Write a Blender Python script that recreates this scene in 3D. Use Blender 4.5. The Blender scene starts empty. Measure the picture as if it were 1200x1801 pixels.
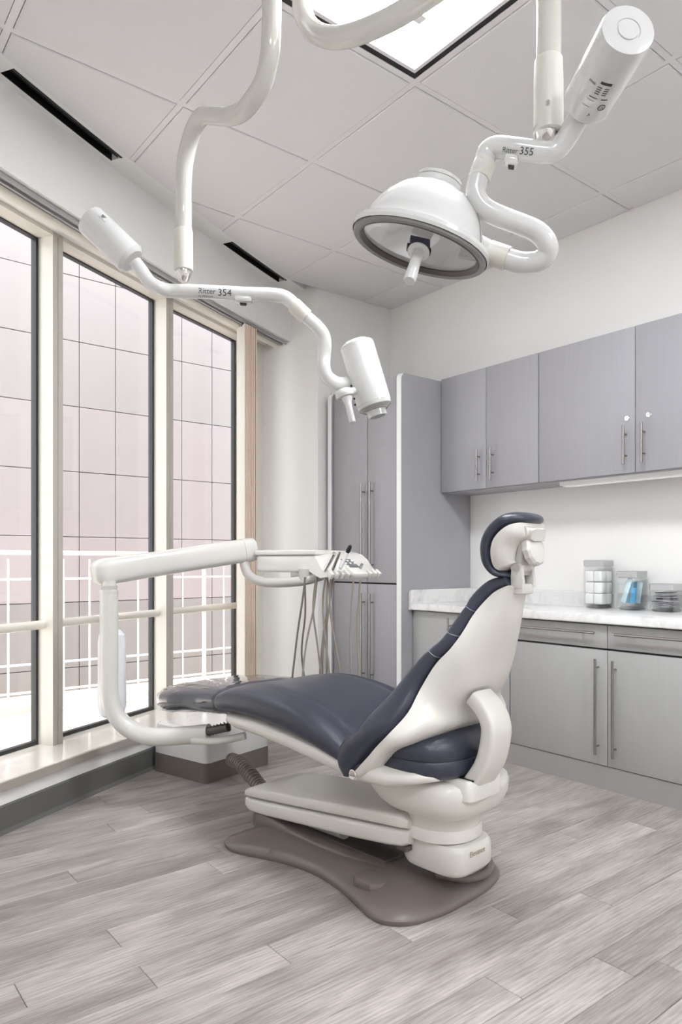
import bpy, bmesh, math, random
from mathutils import Vector, Matrix
random.seed(7)
C = bpy.context.scene.collection
sc = bpy.context.scene

# ------------------------------------------------------------------ camera
cam = bpy.data.cameras.new('camera')
cam_o = bpy.data.objects.new('camera', cam); C.objects.link(cam_o)
cam.sensor_fit = 'HORIZONTAL'; cam.sensor_width = 36.0
cam.lens = 36.0 * 1250 / 1200
cam.shift_x = 0.0
cam.shift_y = (990 - 900.5) / 1200
cam.clip_start = 0.02
cam_o.location = (0, 0, 0.962)
FWD = Vector((0.61932, 0.78514, 0)); 
cam_o.rotation_euler = FWD.to_track_quat('-Z', 'Y').to_euler()
sc.camera = cam_o

# ------------------------------------------------------------------ light and exposure
world = bpy.data.worlds.new('world'); sc.world = world; world.use_nodes = True
bg = world.node_tree.nodes['Background']
bg.inputs[0].default_value = (0.93, 0.96, 1.0, 1); bg.inputs[1].default_value = 3.0
sun = bpy.data.lights.new('sun', 'SUN'); sun.energy = 6.0; sun.angle = math.radians(0.6); sun.color = (1, .97, .93)
sun_o = bpy.data.objects.new('sun', sun); C.objects.link(sun_o)
sun_o.rotation_euler = Vector((0.22, 0.06, -0.97)).to_track_quat('-Z', 'Y').to_euler()
TROFFER = 23.0      # radiance of the ceiling light over the chair
TROFFER_FILL = 21.0    # radiance of the two unseen fill lights added behind the viewer
UNDERCAB = 0.15      # radiance of the under-cabinet strip
vs = sc.view_settings
vs.view_transform = 'Standard'; vs.look = 'None'; vs.gamma = 1; vs.use_curve_mapping = False
vs.exposure = 0.3

# ------------------------------------------------------------------ materials
def srgb(r, g, b):
    f = lambda c: (c/255/12.92) if c/255 <= .04045 else ((c/255+.055)/1.055)**2.4
    return (f(r), f(g), f(b), 1)
MATS = {}
def mat(name, col, rough=.5, metal=0., spec=.5, bump=0., bscale=200., var=0., vscale=4., coat=0., stretch=None):
    """principled material with procedural mottling (var) and fine relief (bump)"""
    m = bpy.data.materials.new(name); m.use_nodes = True
    nt = m.node_tree; b = nt.nodes['Principled BSDF']
    b.inputs['Base Color'].default_value = col
    b.inputs['Roughness'].default_value = rough; b.inputs['Metallic'].default_value = metal
    b.inputs['Specular IOR Level'].default_value = spec; b.inputs['Coat Weight'].default_value = coat
    b.inputs['Coat Roughness'].default_value = .08
    tc = nt.nodes.new('ShaderNodeTexCoord'); out = tc.outputs['Object']
    if stretch:
        mp = nt.nodes.new('ShaderNodeMapping'); mp.inputs['Scale'].default_value = stretch
        nt.links.new(out, mp.inputs[0]); out = mp.outputs[0]
    if True:
        n = nt.nodes.new('ShaderNodeTexNoise'); n.inputs['Scale'].default_value = vscale; n.inputs['Detail'].default_value = 5
        nt.links.new(out, n.inputs['Vector'])
        mx = nt.nodes.new('ShaderNodeMix'); mx.data_type = 'RGBA'
        v = max(var, .015)
        mx.inputs[6].default_value = tuple(c*(1-v) for c in col[:3])+(1,)
        mx.inputs[7].default_value = tuple(min(1, c*(1+v)) for c in col[:3])+(1,)
        nt.links.new(n.outputs['Fac'], mx.inputs[0]); nt.links.new(mx.outputs[2], b.inputs['Base Color'])
    if bump:
        n2 = nt.nodes.new('ShaderNodeTexNoise'); n2.inputs['Scale'].default_value = bscale; n2.inputs['Detail'].default_value = 3
        nt.links.new(out, n2.inputs['Vector'])
        bp = nt.nodes.new('ShaderNodeBump'); bp.inputs['Strength'].default_value = bump; bp.inputs['Distance'].default_value = .002
        nt.links.new(n2.outputs['Fac'], bp.inputs['Height']); nt.links.new(bp.outputs[0], b.inputs['Normal'])
    MATS[name] = m
    return m
def emit(name, col, strength):
    m = bpy.data.materials.new(name); m.use_nodes = True; nt = m.node_tree
    b = nt.nodes['Principled BSDF']; b.inputs['Base Color'].default_value = (.8, .8, .8, 1)
    b.inputs['Emission Color'].default_value = col; b.inputs['Emission Strength'].default_value = strength
    MATS[name] = m; return m
def glassy(name, tint=(1, 1, 1, 1), rough=.0, gloss=1.0, haze=0., hazecol=(.9, .9, .9, 1), ior=1.45):
    """thin clear sheet: transparent, Fresnel reflection, optional milky diffuse share"""
    m = bpy.data.materials.new(name); m.use_nodes = True; nt = m.node_tree
    for n in list(nt.nodes): nt.nodes.remove(n)
    o = nt.nodes.new('ShaderNodeOutputMaterial'); t = nt.nodes.new('ShaderNodeBsdfTransparent'); t.inputs[0].default_value = tint
    g = nt.nodes.new('ShaderNodeBsdfGlossy'); g.inputs['Roughness'].default_value = rough
    fr = nt.nodes.new('ShaderNodeFresnel'); ge = nt.nodes.new('ShaderNodeNewGeometry')
    mr = nt.nodes.new('ShaderNodeMapRange'); mr.inputs['To Min'].default_value = ior; mr.inputs['To Max'].default_value = 1/ior    # same reflectance on both faces of the sheet
    nt.links.new(ge.outputs['Backfacing'], mr.inputs['Value']); nt.links.new(mr.outputs[0], fr.inputs[0])
    mu = nt.nodes.new('ShaderNodeMath'); mu.operation = 'MULTIPLY'; mu.inputs[1].default_value = gloss
    nt.links.new(fr.outputs[0], mu.inputs[0])
    mx = nt.nodes.new('ShaderNodeMixShader'); nt.links.new(mu.outputs[0], mx.inputs[0])
    base = t.outputs[0]
    if haze:
        d = nt.nodes.new('ShaderNodeBsdfDiffuse'); d.inputs[0].default_value = hazecol
        h = nt.nodes.new('ShaderNodeMixShader'); h.inputs[0].default_value = haze
        nt.links.new(t.outputs[0], h.inputs[1]); nt.links.new(d.outputs[0], h.inputs[2]); base = h.outputs[0]
    nt.links.new(base, mx.inputs[1]); nt.links.new(g.outputs[0], mx.inputs[2]); nt.links.new(mx.outputs[0], o.inputs[0])
    MATS[name] = m; return m

mat('wall_paint', srgb(238, 236, 233), .6, bump=.05, bscale=300)
mat('tile', srgb(229, 227, 228), .95, bump=.6, bscale=420, var=.05, vscale=300)
mat('grid', srgb(229, 226, 228), .5)
mat('black', srgb(22, 21, 22), .4)
mat('gasket', srgb(40, 41, 43), .35)
mat('frame_paint', srgb(221, 216, 206), .35)
mat('frame_face', srgb(188, 182, 173), .4)
mat('sill', srgb(226, 221, 212), .12, coat=.3)
mat('track', srgb(170, 170, 170), .35, metal=.4)
mat('vinyl', srgb(100, 99, 97), .38)
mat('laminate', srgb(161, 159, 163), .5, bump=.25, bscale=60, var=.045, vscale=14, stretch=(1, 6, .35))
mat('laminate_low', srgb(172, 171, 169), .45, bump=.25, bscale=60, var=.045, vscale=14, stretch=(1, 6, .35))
mat('edge_white', srgb(238, 237, 236), .4)
mat('lid_steel', srgb(186, 186, 187), .34, metal=.7, bump=.05, bscale=500)
mat('nosing_shade', srgb(168, 160, 151), .45)
mat('seam_dark', srgb(30, 31, 40), .5)
mat('steel', srgb(170, 166, 162), .27, metal=1., bump=.1, bscale=600)
mat('chrome', srgb(225, 222, 218), .12, metal=1.)
mat('toe', srgb(172, 169, 166), .35, metal=.3, bump=.05, var=.03)
mat('enamel', srgb(216, 215, 213), .16, coat=.5)
mat('tube_paint', srgb(208, 204, 197), .13, coat=.5)
mat('collar', srgb(214, 211, 202), .35)
mat('chair_white', srgb(220, 216, 209), .28, coat=.15)
mat('arm_white', srgb(216, 213, 207), .25, coat=.2)
mat('arm_grey', srgb(190, 186, 180), .35)
mat('navy', srgb(54, 57, 70), .32, bump=.25, bscale=350, var=.08, vscale=9)
mat('piping', srgb(96, 98, 110), .45)
mat('base_brown', srgb(116, 106, 101), .34)
mat('base_dark', srgb(84, 77, 74), .4)
mat('hose', srgb(150, 140, 131), .45)
mat('hose_dark', srgb(112, 104, 99), .45)
mat('text', srgb(52, 52, 58), .6)
mat('text_soft', srgb(150, 146, 142), .6)
mat('gold_text', srgb(150, 130, 105), .4)
mat('reflector', srgb(240, 240, 240), .35)
mat('rim_grey', srgb(132, 130, 128), .4)
mat('lens_dark', srgb(150, 150, 150), .12, metal=.6)
mat('vane', srgb(222, 200, 180), .6)
mat('vane_front', srgb(232, 228, 220), .6)
mat('stone_white', srgb(164, 158, 158), .8, var=.03, vscale=2)
mat('stone_joint', srgb(132, 125, 125), .9)
mat('stone_pink_reflect', srgb(171, 161, 163), .8, var=.06, vscale=2)
mat('stone_grey', srgb(150, 145, 145), .85, var=.06, vscale=2)
mat('joint', srgb(150, 143, 142), .9)
mat('rail_paint', srgb(235, 234, 232), .4)
mat('gravel', srgb(216, 208, 198), .95, bump=1., bscale=60, var=.35, vscale=40)
mat('kerb', srgb(225, 220, 214), .9, bump=.4, bscale=50)
mat('cotton', srgb(242, 241, 239), .9, bump=.6, bscale=80)
mat('blue_pack', srgb(96, 190, 222), .3)
mat('blue_dark', srgb(40, 150, 200), .3)
mat('pale_pack', srgb(205, 226, 232), .3)
mat('foil', srgb(172, 170, 178), .3, metal=.3)
mat('foil_dark', srgb(70, 68, 84), .4)
mat('paper_label', srgb(214, 214, 212), .6)
glassy('window_glass', (.97, .975, .975, 1), gloss=.9)
glassy('jar_glass', (.982, .988, .988, 1), gloss=1.0)
glassy('jar_base', (.84, .87, .88, 1), gloss=1.0)
glassy('plastic_film', (.95, .95, .95, 1), rough=.035, gloss=1.4, haze=.01)
glassy('milky', (.9, .9, .93, 1), rough=.2, gloss=1.0, haze=.8, hazecol=(.9, .9, .93, 1))
glassy('lamp_glass', (.97, .97, .97, 1), rough=.03, gloss=1.0, haze=.04, hazecol=(.8, .8, .8, 1))
emit('diffuser', (.925, .967, 1.0, 1), TROFFER)
emit('diffuser_fill', (.925, .967, 1.0, 1), TROFFER_FILL)
emit('strip_light', (.97, .99, 1.0, 1), UNDERCAB)

def wood():
    m = bpy.data.materials.new('plank_wood'); m.use_nodes = True; nt = m.node_tree; N = nt.nodes.new; L = nt.links.new
    b = nt.nodes['Principled BSDF']; b.inputs['Roughness'].default_value = .42; b.inputs['Specular IOR Level'].default_value = .4
    tc = N('ShaderNodeTexCoord'); oi = N('ShaderNodeObjectInfo')
    sc_ = N('ShaderNodeMath'); sc_.operation = 'MULTIPLY'; sc_.inputs[1].default_value = 87.
    L(oi.outputs['Random'], sc_.inputs[0])
    cmb = N('ShaderNodeCombineXYZ'); L(sc_.outputs[0], cmb.inputs[0]); L(sc_.outputs[0], cmb.inputs[1]); L(sc_.outputs[0], cmb.inputs[2])
    add = N('ShaderNodeVectorMath'); add.operation = 'ADD'; L(tc.outputs['Object'], add.inputs[0]); L(cmb.outputs[0], add.inputs[1])
    def noise(scale, det, stretch, dist=0., rough=.55):
        mp = N('ShaderNodeMapping'); mp.inputs['Scale'].default_value = stretch; L(add.outputs[0], mp.inputs[0])
        n = N('ShaderNodeTexNoise'); n.inputs['Scale'].default_value = scale; n.inputs['Detail'].default_value = det
        n.inputs['Distortion'].default_value = dist; n.inputs['Roughness'].default_value = rough; L(mp.outputs[0], n.inputs['Vector']); return n
    big = noise(1.0, 3, (2.2, 9, 1), .6); fine = noise(1.0, 6, (9, 150, 1), .3, .65); 
    mp = N('ShaderNodeMapping'); mp.inputs['Scale'].default_value = (1.6, 16, 1); L(add.outputs[0], mp.inputs[0])
    ring = N('ShaderNodeTexWave'); ring.wave_type = 'BANDS'; ring.bands_direction = 'Y'; ring.inputs['Scale'].default_value = 1.6
    ring.inputs['Distortion'].default_value = 7.; ring.inputs['Detail'].default_value = 2.; ring.inputs['Detail Scale'].default_value = .8; L(mp.outputs[0], ring.inputs['Vector'])
    knot = N('ShaderNodeTexVoronoi'); mpk = N('ShaderNodeMapping'); mpk.inputs['Scale'].default_value = (1.5, 4.2, 1); L(add.outputs[0], mpk.inputs[0]); L(mpk.outputs[0], knot.inputs['Vector']); knot.inputs['Scale'].default_value = 1.3
    def ramp(fac, a, ca, bb, cb):
        r = N('ShaderNodeValToRGB'); r.color_ramp.elements[0].position = a; r.color_ramp.elements[0].color = ca
        r.color_ramp.elements[1].position = bb; r.color_ramp.elements[1].color = cb; L(fac, r.inputs[0]); return r
    r1 = ramp(big.outputs['Fac'], .3, srgb(150, 142, 137), .68, srgb(194, 187, 182))
    r2 = ramp(fine.outputs['Fac'], .36, (.62, .605, .59, 1), .60, (1, 1, 1, 1))
    r3 = ramp(ring.outputs['Fac'], .0, (.86, .85, .84, 1), .55, (1, 1, 1, 1))
    r4 = ramp(knot.outputs['Distance'], .02, (.45, .42, .41, 1), .11, (1, 1, 1, 1))
    def mul(a, c, f=1.):
        x = N('ShaderNodeMix'); x.data_type = 'RGBA'; x.blend_type = 'MULTIPLY'; x.inputs[0].default_value = f; L(a, x.inputs[6]); L(c, x.inputs[7]); return x.outputs[2]
    c = mul(mul(mul(r1.outputs[0], r2.outputs[0], .8), r3.outputs[0], .8), r4.outputs[0], .6)
    tone = ramp(oi.outputs['Random'], 0., (.84, .84, .835, 1), 1., (1.1, 1.09, 1.085, 1))
    c = mul(c, tone.outputs[0]); L(c, b.inputs['Base Color'])
    bp = N('ShaderNodeBump'); bp.inputs['Strength'].default_value = .18; bp.inputs['Distance'].default_value = .001
    L(fine.outputs['Fac'], bp.inputs['Height']); L(bp.outputs[0], b.inputs['Normal'])
    MATS['plank_wood'] = m
wood()
def marble():
    m = bpy.data.materials.new('marble'); m.use_nodes = True; nt = m.node_tree; N = nt.nodes.new; L = nt.links.new
    b = nt.nodes['Principled BSDF']; b.inputs['Roughness'].default_value = .16
    tc = N('ShaderNodeTexCoord')
    n = N('ShaderNodeTexNoise'); n.inputs['Scale'].default_value = 7; n.inputs['Detail'].default_value = 9; n.inputs['Roughness'].default_value = .65; n.inputs['Distortion'].default_value = 1.2
    L(tc.outputs['Object'], n.inputs['Vector'])
    r = N('ShaderNodeValToRGB'); e = r.color_ramp.elements
    e[0].position = .36; e[0].color = srgb(208, 205, 203); e[1].position = .52; e[1].color = srgb(232, 230, 228)
    k = e.new(.415); k.color = srgb(221, 219, 217)
    L(n.outputs['Fac'], r.inputs[0])
    n2 = N('ShaderNodeTexNoise'); n2.inputs['Scale'].default_value = 5; n2.inputs['Detail'].default_value = 8; n2.inputs['Distortion'].default_value = 2.
    L(tc.outputs['Object'], n2.inputs['Vector'])
    v = N('ShaderNodeValToRGB'); q = v.color_ramp.elements; q[0].position = .492; q[0].color = (1, 1, 1, 1); q[1].position = .508; q[1].color = (1, 1, 1, 1)
    w_ = q.new(.5); w_.color = (.72, .71, .70, 1); L(n2.outputs['Fac'], v.inputs[0])
    x = N('ShaderNodeMix'); x.data_type = 'RGBA'; x.blend_type = 'MULTIPLY'; x.inputs[0].default_value = .4
    L(r.outputs[0], x.inputs[6]); L(v.outputs[0], x.inputs[7]); L(x.outputs[2], b.inputs['Base Color'])
    MATS['marble'] = m
marble()

# ------------------------------------------------------------------ mesh helpers
def finish(name, me, m, parent=None, smooth=True, angle=35, loc=None):
    me.validate(); 
    if smooth:
        for p in me.polygons: p.use_smooth = True
        me.set_sharp_from_angle(angle=math.radians(angle))
    me.materials.clear(); me.materials.append(MATS[m])
    o = bpy.data.objects.new(name, me); C.objects.link(o)
    if parent: o.parent = parent
    if loc: o.location = loc
    return o
def from_bm(name, bm, m, parent=None, smooth=True, angle=35):
    bmesh.ops.recalc_face_normals(bm, faces=bm.faces)
    me = bpy.data.meshes.new(name); bm.to_mesh(me); bm.free()
    return finish(name, me, m, parent, smooth, angle)
def bm_box(bm, lo, hi, bevel=0., seg=2):
    t = bmesh.new()
    vs_ = [t.verts.new((x, y, z)) for x in (lo[0], hi[0]) for y in (lo[1], hi[1]) for z in (lo[2], hi[2])]
    for f in ((0, 1, 3, 2), (4, 6, 7, 5), (0, 4, 5, 1), (2, 3, 7, 6), (0, 2, 6, 4), (1, 5, 7, 3)): t.faces.new([vs_[i] for i in f])
    bmesh.ops.recalc_face_normals(t, faces=t.faces)
    if bevel: bmesh.ops.bevel(t, geom=list(t.edges), offset=bevel, segments=seg, affect='EDGES', profile=.5)
    me = bpy.data.meshes.new('tmp'); t.to_mesh(me); t.free(); bm.from_mesh(me); bpy.data.meshes.remove(me)
def box(name, lo, hi, m, parent=None, bevel=0., seg=2):
    bm = bmesh.new(); bm_box(bm, lo, hi, bevel, seg); return from_bm(name, bm, m, parent, bevel > 0)
def bm_loft(bm, secs, closed=True, cap=True, loop=False):
    rings = [[bm.verts.new(p) for p in s] for s in secs]
    n = len(rings[0]); pairs = list(zip(rings, rings[1:])) + ([(rings[-1], rings[0])] if loop else [])
    for a, b in pairs:
        for i in range(n if closed else n-1):
            j = (i+1) % n
            try: bm.faces.new((a[i], a[j], b[j], b[i]))
            except ValueError: pass
    if cap and closed and not loop:
        bm.faces.new(rings[0][::-1]); bm.faces.new(rings[-1])
def loft(name, secs, m, parent=None, closed=True, cap=True, angle=40):
    bm = bmesh.new(); bm_loft(bm, secs, closed, cap); return from_bm(name, bm, m, parent, True, angle)
def crom(pts, n=6):
    """Catmull-Rom through points of any dimension"""
    P = [tuple(p) for p in pts]; out = []
    for i in range(len(P)-1):
        p0 = P[max(i-1, 0)]; p1 = P[i]; p2 = P[i+1]; p3 = P[min(i+2, len(P)-1)]
        for k in range(n):
            t = k/n
            out.append(tuple(.5*(2*b+(c-a)*t+(2*a-5*b+4*c-d)*t*t+(3*b-a-3*c+d)*t**3) for a, b, c, d in zip(p0, p1, p2, p3)))
    out.append(P[-1]); return out
def bm_tube(bm, path, r, seg=14, cap=True, loop=False):
    P = [Vector(p) for p in path]; R = r if isinstance(r, (list, tuple)) else [r]*len(P)
    T = [(P[min(i+1, len(P)-1)]-P[max(i-1, 0)]).normalized() for i in range(len(P))]
    up = Vector((0, 0, 1)) if abs(T[0].z) < .9 else Vector((1, 0, 0))
    nrm = (up - T[0]*up.dot(T[0])).normalized(); secs = []
    for p, t, rr in zip(P, T, R):
        nrm = (nrm - t*nrm.dot(t)).normalized(); bn = t.cross(nrm)
        secs.append([p + (nrm*math.cos(a)+bn*math.sin(a))*rr for a in [2*math.pi*k/seg for k in range(seg)]])
    bm_loft(bm, secs, True, cap, loop)
def tube(name, path, r, m, parent=None, seg=14, n=0, cap=True, loop=False):
    if n: path = crom(path, n)
    bm = bmesh.new(); bm_tube(bm, path, r, seg, cap, loop); return from_bm(name, bm, m, parent, True, 50)
def frame_of(axis):
    a = Vector(axis).normalized(); u = Vector((0, 0, 1)) if abs(a.z) < .9 else Vector((1, 0, 0))
    x = (u - a*u.dot(a)).normalized(); return a, x, a.cross(x)
def lathe(name, base, axis, prof, m, parent=None, seg=32, scallop=None, cap=True):
    """prof: (radius, height along axis) pairs"""
    a, x, y = frame_of(axis); base = Vector(base); secs = []
    for r, h in prof:
        secs.append([base + a*h + (x*math.cos(t)+y*math.sin(t))*(r*(1+(scallop(t) if scallop else 0))) for t in [2*math.pi*k/seg for k in range(seg)]])
    bm = bmesh.new(); bm_loft(bm, secs, True, cap); return from_bm(name, bm, m, parent, True, 32)
def prism(name, poly, axis_fn, d0, d1, m, parent=None, bevel=0., seg=2):
    """polygon (list of 2-tuples) extruded from d0 to d1; axis_fn(u, v, d) gives the point"""
    bm = bmesh.new()
    a = [bm.verts.new(axis_fn(u, v, d0)) for u, v in poly]; b = [bm.verts.new(axis_fn(u, v, d1)) for u, v in poly]
    n = len(poly); caps = [bm.faces.new(a[::-1]), bm.faces.new(b)]
    for i in range(n): bm.faces.new((a[i], a[(i+1) % n], b[(i+1) % n], b[i]))
    bmesh.ops.recalc_face_normals(bm, faces=bm.faces)
    if bevel:
        es = set(e for f in caps for e in f.edges); bmesh.ops.bevel(bm, geom=list(es), offset=bevel, segments=seg, affect='EDGES', profile=.5)
    return from_bm(name, bm, m, parent, True, 30)
def sup(c, n): return math.copysign(abs(c)**(2/n), c)
def empty(name, loc=(0, 0, 0), rz=0.):
    o = bpy.data.objects.new(name, None); C.objects.link(o); o.location = loc; o.rotation_euler = (0, 0, rz); o.empty_display_size = .1; return o
def tag(o, label, cat, group=None):
    o['label'] = label; o['category'] = cat
    if group: o['group'] = group
    return o
def struct(o): o['kind'] = 'structure'; return o
def text_mesh(body, size):
    cu = bpy.data.curves.new('lettering', 'FONT'); cu.body = body; cu.size = size; cu.resolution_u = 3
    cu.align_x = 'CENTER'; cu.align_y = 'CENTER'
    o = bpy.data.objects.new('lettering', cu); C.objects.link(o)
    dg = bpy.context.evaluated_depsgraph_get(); dg.update()
    me = bpy.data.meshes.new_from_object(o.evaluated_get(dg)); bpy.data.objects.remove(o); bpy.data.curves.remove(cu)
    return me
def lettering(body, size, m, parent, origin, xdir, ydir, wrap=0., name='lettering'):
    """flat or cylinder-wrapped text: xdir reading direction, ydir up; wrap = radius of the cylinder whose axis is xdir"""
    me = text_mesh(body, size); X = Vector(xdir).normalized(); Y = Vector(ydir); Y = (Y-X*Y.dot(X)).normalized(); Z = X.cross(Y); O = Vector(origin)
    for v in me.vertices:
        x, y = v.co.x, v.co.y
        if wrap:
            a = y/wrap; v.co = O - Z*wrap + X*x + Z*(wrap*math.cos(a)) + Y*(wrap*math.sin(a)) + Z*.0006
        else: v.co = O + X*x + Y*y + Z*.0006
    return finish(name, me, m, parent, False)

# ------------------------------------------------------------------ room dimensions
XW = 3.223          # cabinet wall
YB = 3.55           # short back wall
ZC = 2.67           # ceiling
ZS = 2.36           # underside of the window soffit
SILL = .19
def wy(x): return 2.712 + .605*(x-.608) - (.041*(x-.608)**2 if x > .608 else .01*(x-.608)**2)
def wsl(x): return .605 - (.082 if x > .608 else .02)*(x-.608)
def W(x, off, z=0.):
    s = wsl(x); h = math.hypot(1, s); return Vector((x - s/h*off, wy(x) + off/h, z))
XL, YF = -2.3, -2.2
MC_END = .33
WX = [-2.3 + i*(2.62+2.3)/24 for i in range(25)]      # samples of the gently curved window wall

def strip(name, prof, m, parent=None, xs=None, bevel=0):
    """cross-section (off, z) polygon swept along the curved window wall"""
    xs = xs or WX
    return loft(name, [[W(x, o, z) for o, z in prof] for x in xs], m, parent, angle=30)

# ------------------------------------------------------------------ floor of separate planks
floor = struct(prism('floor', [(XL-.1, YF-.1), (XW+.1, YF-.1), (XW+.1, YB+.1), (2.62, YB+.1)] + [tuple(W(x, .05).xy) for x in reversed(WX)], lambda u, v, d: (u, v, d), -.06, -.006, 'joint'))
PW, PL = .1078, 1.22
def clipx(y0, y1):
    # planks run under the window wall's baseboard and under the cabinets
    return XL, XW
plank_me = {}
known = {0: 1.562, 1: 1.287, 2: 1.833, 3: 1.566, 4: 1.262, 5: .964, 6: .672, 7: .42, 8: .672, 10: 1.076, 15: .945, 16: 1.12, 18: 1.025}
def plank_mesh(L):
    k = round(L, 2)
    if k not in plank_me:
        bm = bmesh.new(); bm_box(bm, (0, .0006, -.006), (L-.0012, PW-.0006, 0), .0012, 1); me = bpy.data.meshes.new('plank'); bm.to_mesh(me); bm.free()
        me.materials.append(MATS['plank_wood']); plank_me[k] = me
    return plank_me[k]
for r in range(-6, 26):
    y0 = .875 + PW*r
    x0 = known.get(r, random.uniform(0, PL))
    x0 = x0 - math.ceil((x0+1.0)/PL)*PL
    lim = XW - .02
    while x0 < lim:
        x1 = min(x0+PL, lim)
        # leave out planks that lie wholly behind the window wall
        if x1-x0 > .02 and wy(min(x1, 3.2)) > y0:
            o = bpy.data.objects.new('plank', plank_mesh(x1-x0)); C.objects.link(o); o.parent = floor; o.location = (x0, y0, 0)
        x0 += PL

# ------------------------------------------------------------------ walls
struct(box('wall_right', (XW, YF-.2, 0), (XW+.12, YB+.1, ZC+.2), 'wall_paint'))
struct(box('wall_front', (XL-.2, YF-.12, 0), (XW, YF, ZC+.2), 'wall_paint'))
struct(box('wall_left', (XL-.12, YF, 0), (XL, wy(XL)-.02, ZC+.2), 'wall_paint'))
pc = Vector((2.618, YB)); pd = Vector((-.45, .893))
pe = pc + pd*.62
struct(prism('wall_back', [(pc.x, pc.y), (XW, YB), (XW, 4.15), (pe.x, pe.y)], lambda u, v, d: (u, v, d), 0, ZC+.2, 'wall_paint'))
struct(strip('wall_window_end', [(.0, SILL), (.0, ZS), (.36, ZS), (.36, SILL)], 'wall_paint', xs=[-2.3, -1.5, -.8, 0, MC_END]))
ww = struct(strip('wall_window', [(0, ZS), (.0, ZC+.2), (.31, ZC+.2), (.31, ZS)], 'wall_paint'))
strip('apron', [(.012, 0), (.012, SILL-.026), (.42, SILL-.026), (.42, 0)], 'wall_paint', ww)
struct(strip('baseboard_left', [(.012, 0), (-.008, 0), (.003, .014), (.005, .094), (.012, .1)], 'vinyl'))
struct(strip('trim_1', [(-.002, SILL-.03), (-.006, SILL-.022), (-.006, SILL-.006), (.0, SILL), (.33, SILL), (.33, SILL-.03)], 'sill'))

nos = strip('nosing_shade', [(-.0085, SILL-.034), (-.0085, SILL-.004), (-.004, SILL-.002), (.002, SILL-.034)], 'nosing_shade'); nos.name = 'trim_6'; struct(nos)  # front strip whose taupe colour holds the shadow band under the sill edge
# ------------------------------------------------------------------ windows
MC = [1.020 + .672*k for k in range(-1, 3)]           # mullion centres along the wall
def bar_on_wall(name, xc, tw, o0, o1, z0, z1, m, parent, bevel=.002):
    c = W(xc, 0); s = wsl(xc); h = math.hypot(1, s); T = Vector((1/h, s/h, 0)); Nn = Vector((-s/h, 1/h, 0))
    f = lambda u, v, d: c + T*u + Nn*v + Vector((0, 0, d))
    return prism(name, [(tw[0], o0), (tw[1], o0), (tw[1], o1), (tw[0], o1)], f, z0, z1, m, parent)
def between(k, off, z, inset):
    """the two ends of pane k (between mullion k and k+1), inset from each"""
    a, b = W(MC[k], off, z), W(MC[k+1], off, z); d = (b-a).normalized(); return a+d*inset, b-d*inset
def pane_box(name, k, o0, o1, z0, z1, inset, m, parent):
    a0, b0 = between(k, o0, 0, inset); a1, b1 = between(k, o1, 0, inset)
    return prism(name, [(a0.x, a0.y), (b0.x, b0.y), (b1.x, b1.y), (a1.x, a1.y)], lambda u, v, d: (u, v, d), z0, z1, m, parent)
GO = .275
for n, k in enumerate(range(2, -1, -1)):
    w = struct(empty('window_%d' % (n+1), W((MC[k]+MC[k+1])/2, GO, SILL)))
    inv = Matrix.Translation(w.location).inverted()
    kids = []
    kids.append(pane_box('pane', k, GO+.002, GO+.010, SILL+.012, ZS-.012, .036, 'window_glass', None))
    for z0, z1 in ((SILL, SILL+.016), (ZS-.022, ZS)):
        kids.append(pane_box('gasket', k, GO-.006, GO+.02, z0, z1, .03, 'gasket', None))
    a, b = between(k, GO, 0, .0); d = (b-a).normalized(); nn = Vector((-d.y, d.x, 0))
    for e, sg in ((a, 1), (b, -1)):
        p0 = e + d*sg*.030; p1 = e + d*sg*.043
        q = [(p0-nn*.006), (p1-nn*.006), (p1+nn*.02), (p0+nn*.02)]
        kids.append(prism('gasket', [(v.x, v.y) for v in q], lambda u, v, d_: (u, v, d_), SILL, ZS, 'gasket', None))
    # interior guard rail between the mullions
    r0, r1 = between(k, .245, .70, .028)
    kids.append(tube('handrail', [r0, r1], .019, 'frame_paint', None, 16))
    for o in kids: o.parent = w; o.matrix_parent_inverse = inv
for k, x in enumerate(MC):
    m_ = struct(bar_on_wall('mullion', x, (-.0285, -.0015), .19, .30, SILL, ZS, 'frame_paint', None)); m_.name = 'trim_%d' % (k+10)
    o2 = bar_on_wall('mullion_half', x, (.0015, .0285), .19, .30, SILL, ZS, 'frame_paint', m_)
    bar_on_wall('mullion_face', x, (-.0282, -.002), .1885, .1915, SILL, ZS, 'frame_face', m_)
    bar_on_wall('mullion_face', x, (.002, .0282), .1885, .1915, SILL, ZS, 'frame_face', m_)
# filler between last mullion and the pier
f0, f1 = W(2.392, .2), W(2.62, .2)
struct(prism('trim_2', [tuple(W(2.392, .2).xy), tuple(W(2.66, .2).xy), tuple(W(2.66, .34).xy), tuple(W(2.392, .34).xy)], lambda u, v, d: (u, v, d), SILL, ZS, 'frame_paint'))
# head trim under the soffit: blind track, shadow gap, bullnose, frame head
trk = tag(strip('blind_track', [(.02, ZS-.018), (.02, ZS), (.062, ZS), (.062, ZS-.018), (.052, ZS-.018), (.052, ZS-.008), (.03, ZS-.008), (.03, ZS-.018)], 'track', xs=WX[:-1]+[2.52]), 'grey metal vertical blind track under the window soffit', 'blind track')
struct(strip('trim_3', [(.066, ZS-.004), (.066, ZS), (.078, ZS), (.078, ZS-.004)], 'black'))
struct(strip('trim_4', [(.08, ZS), (.08, ZS-.012), (.086, ZS-.020), (.096, ZS-.025), (.118, ZS-.025), (.128, ZS-.02), (.132, ZS)], 'frame_paint'))
struct(strip('trim_5', [(.19, ZS), (.19, ZS-.016), (.27, ZS-.016), (.27, ZS)], 'frame_paint'))

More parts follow.
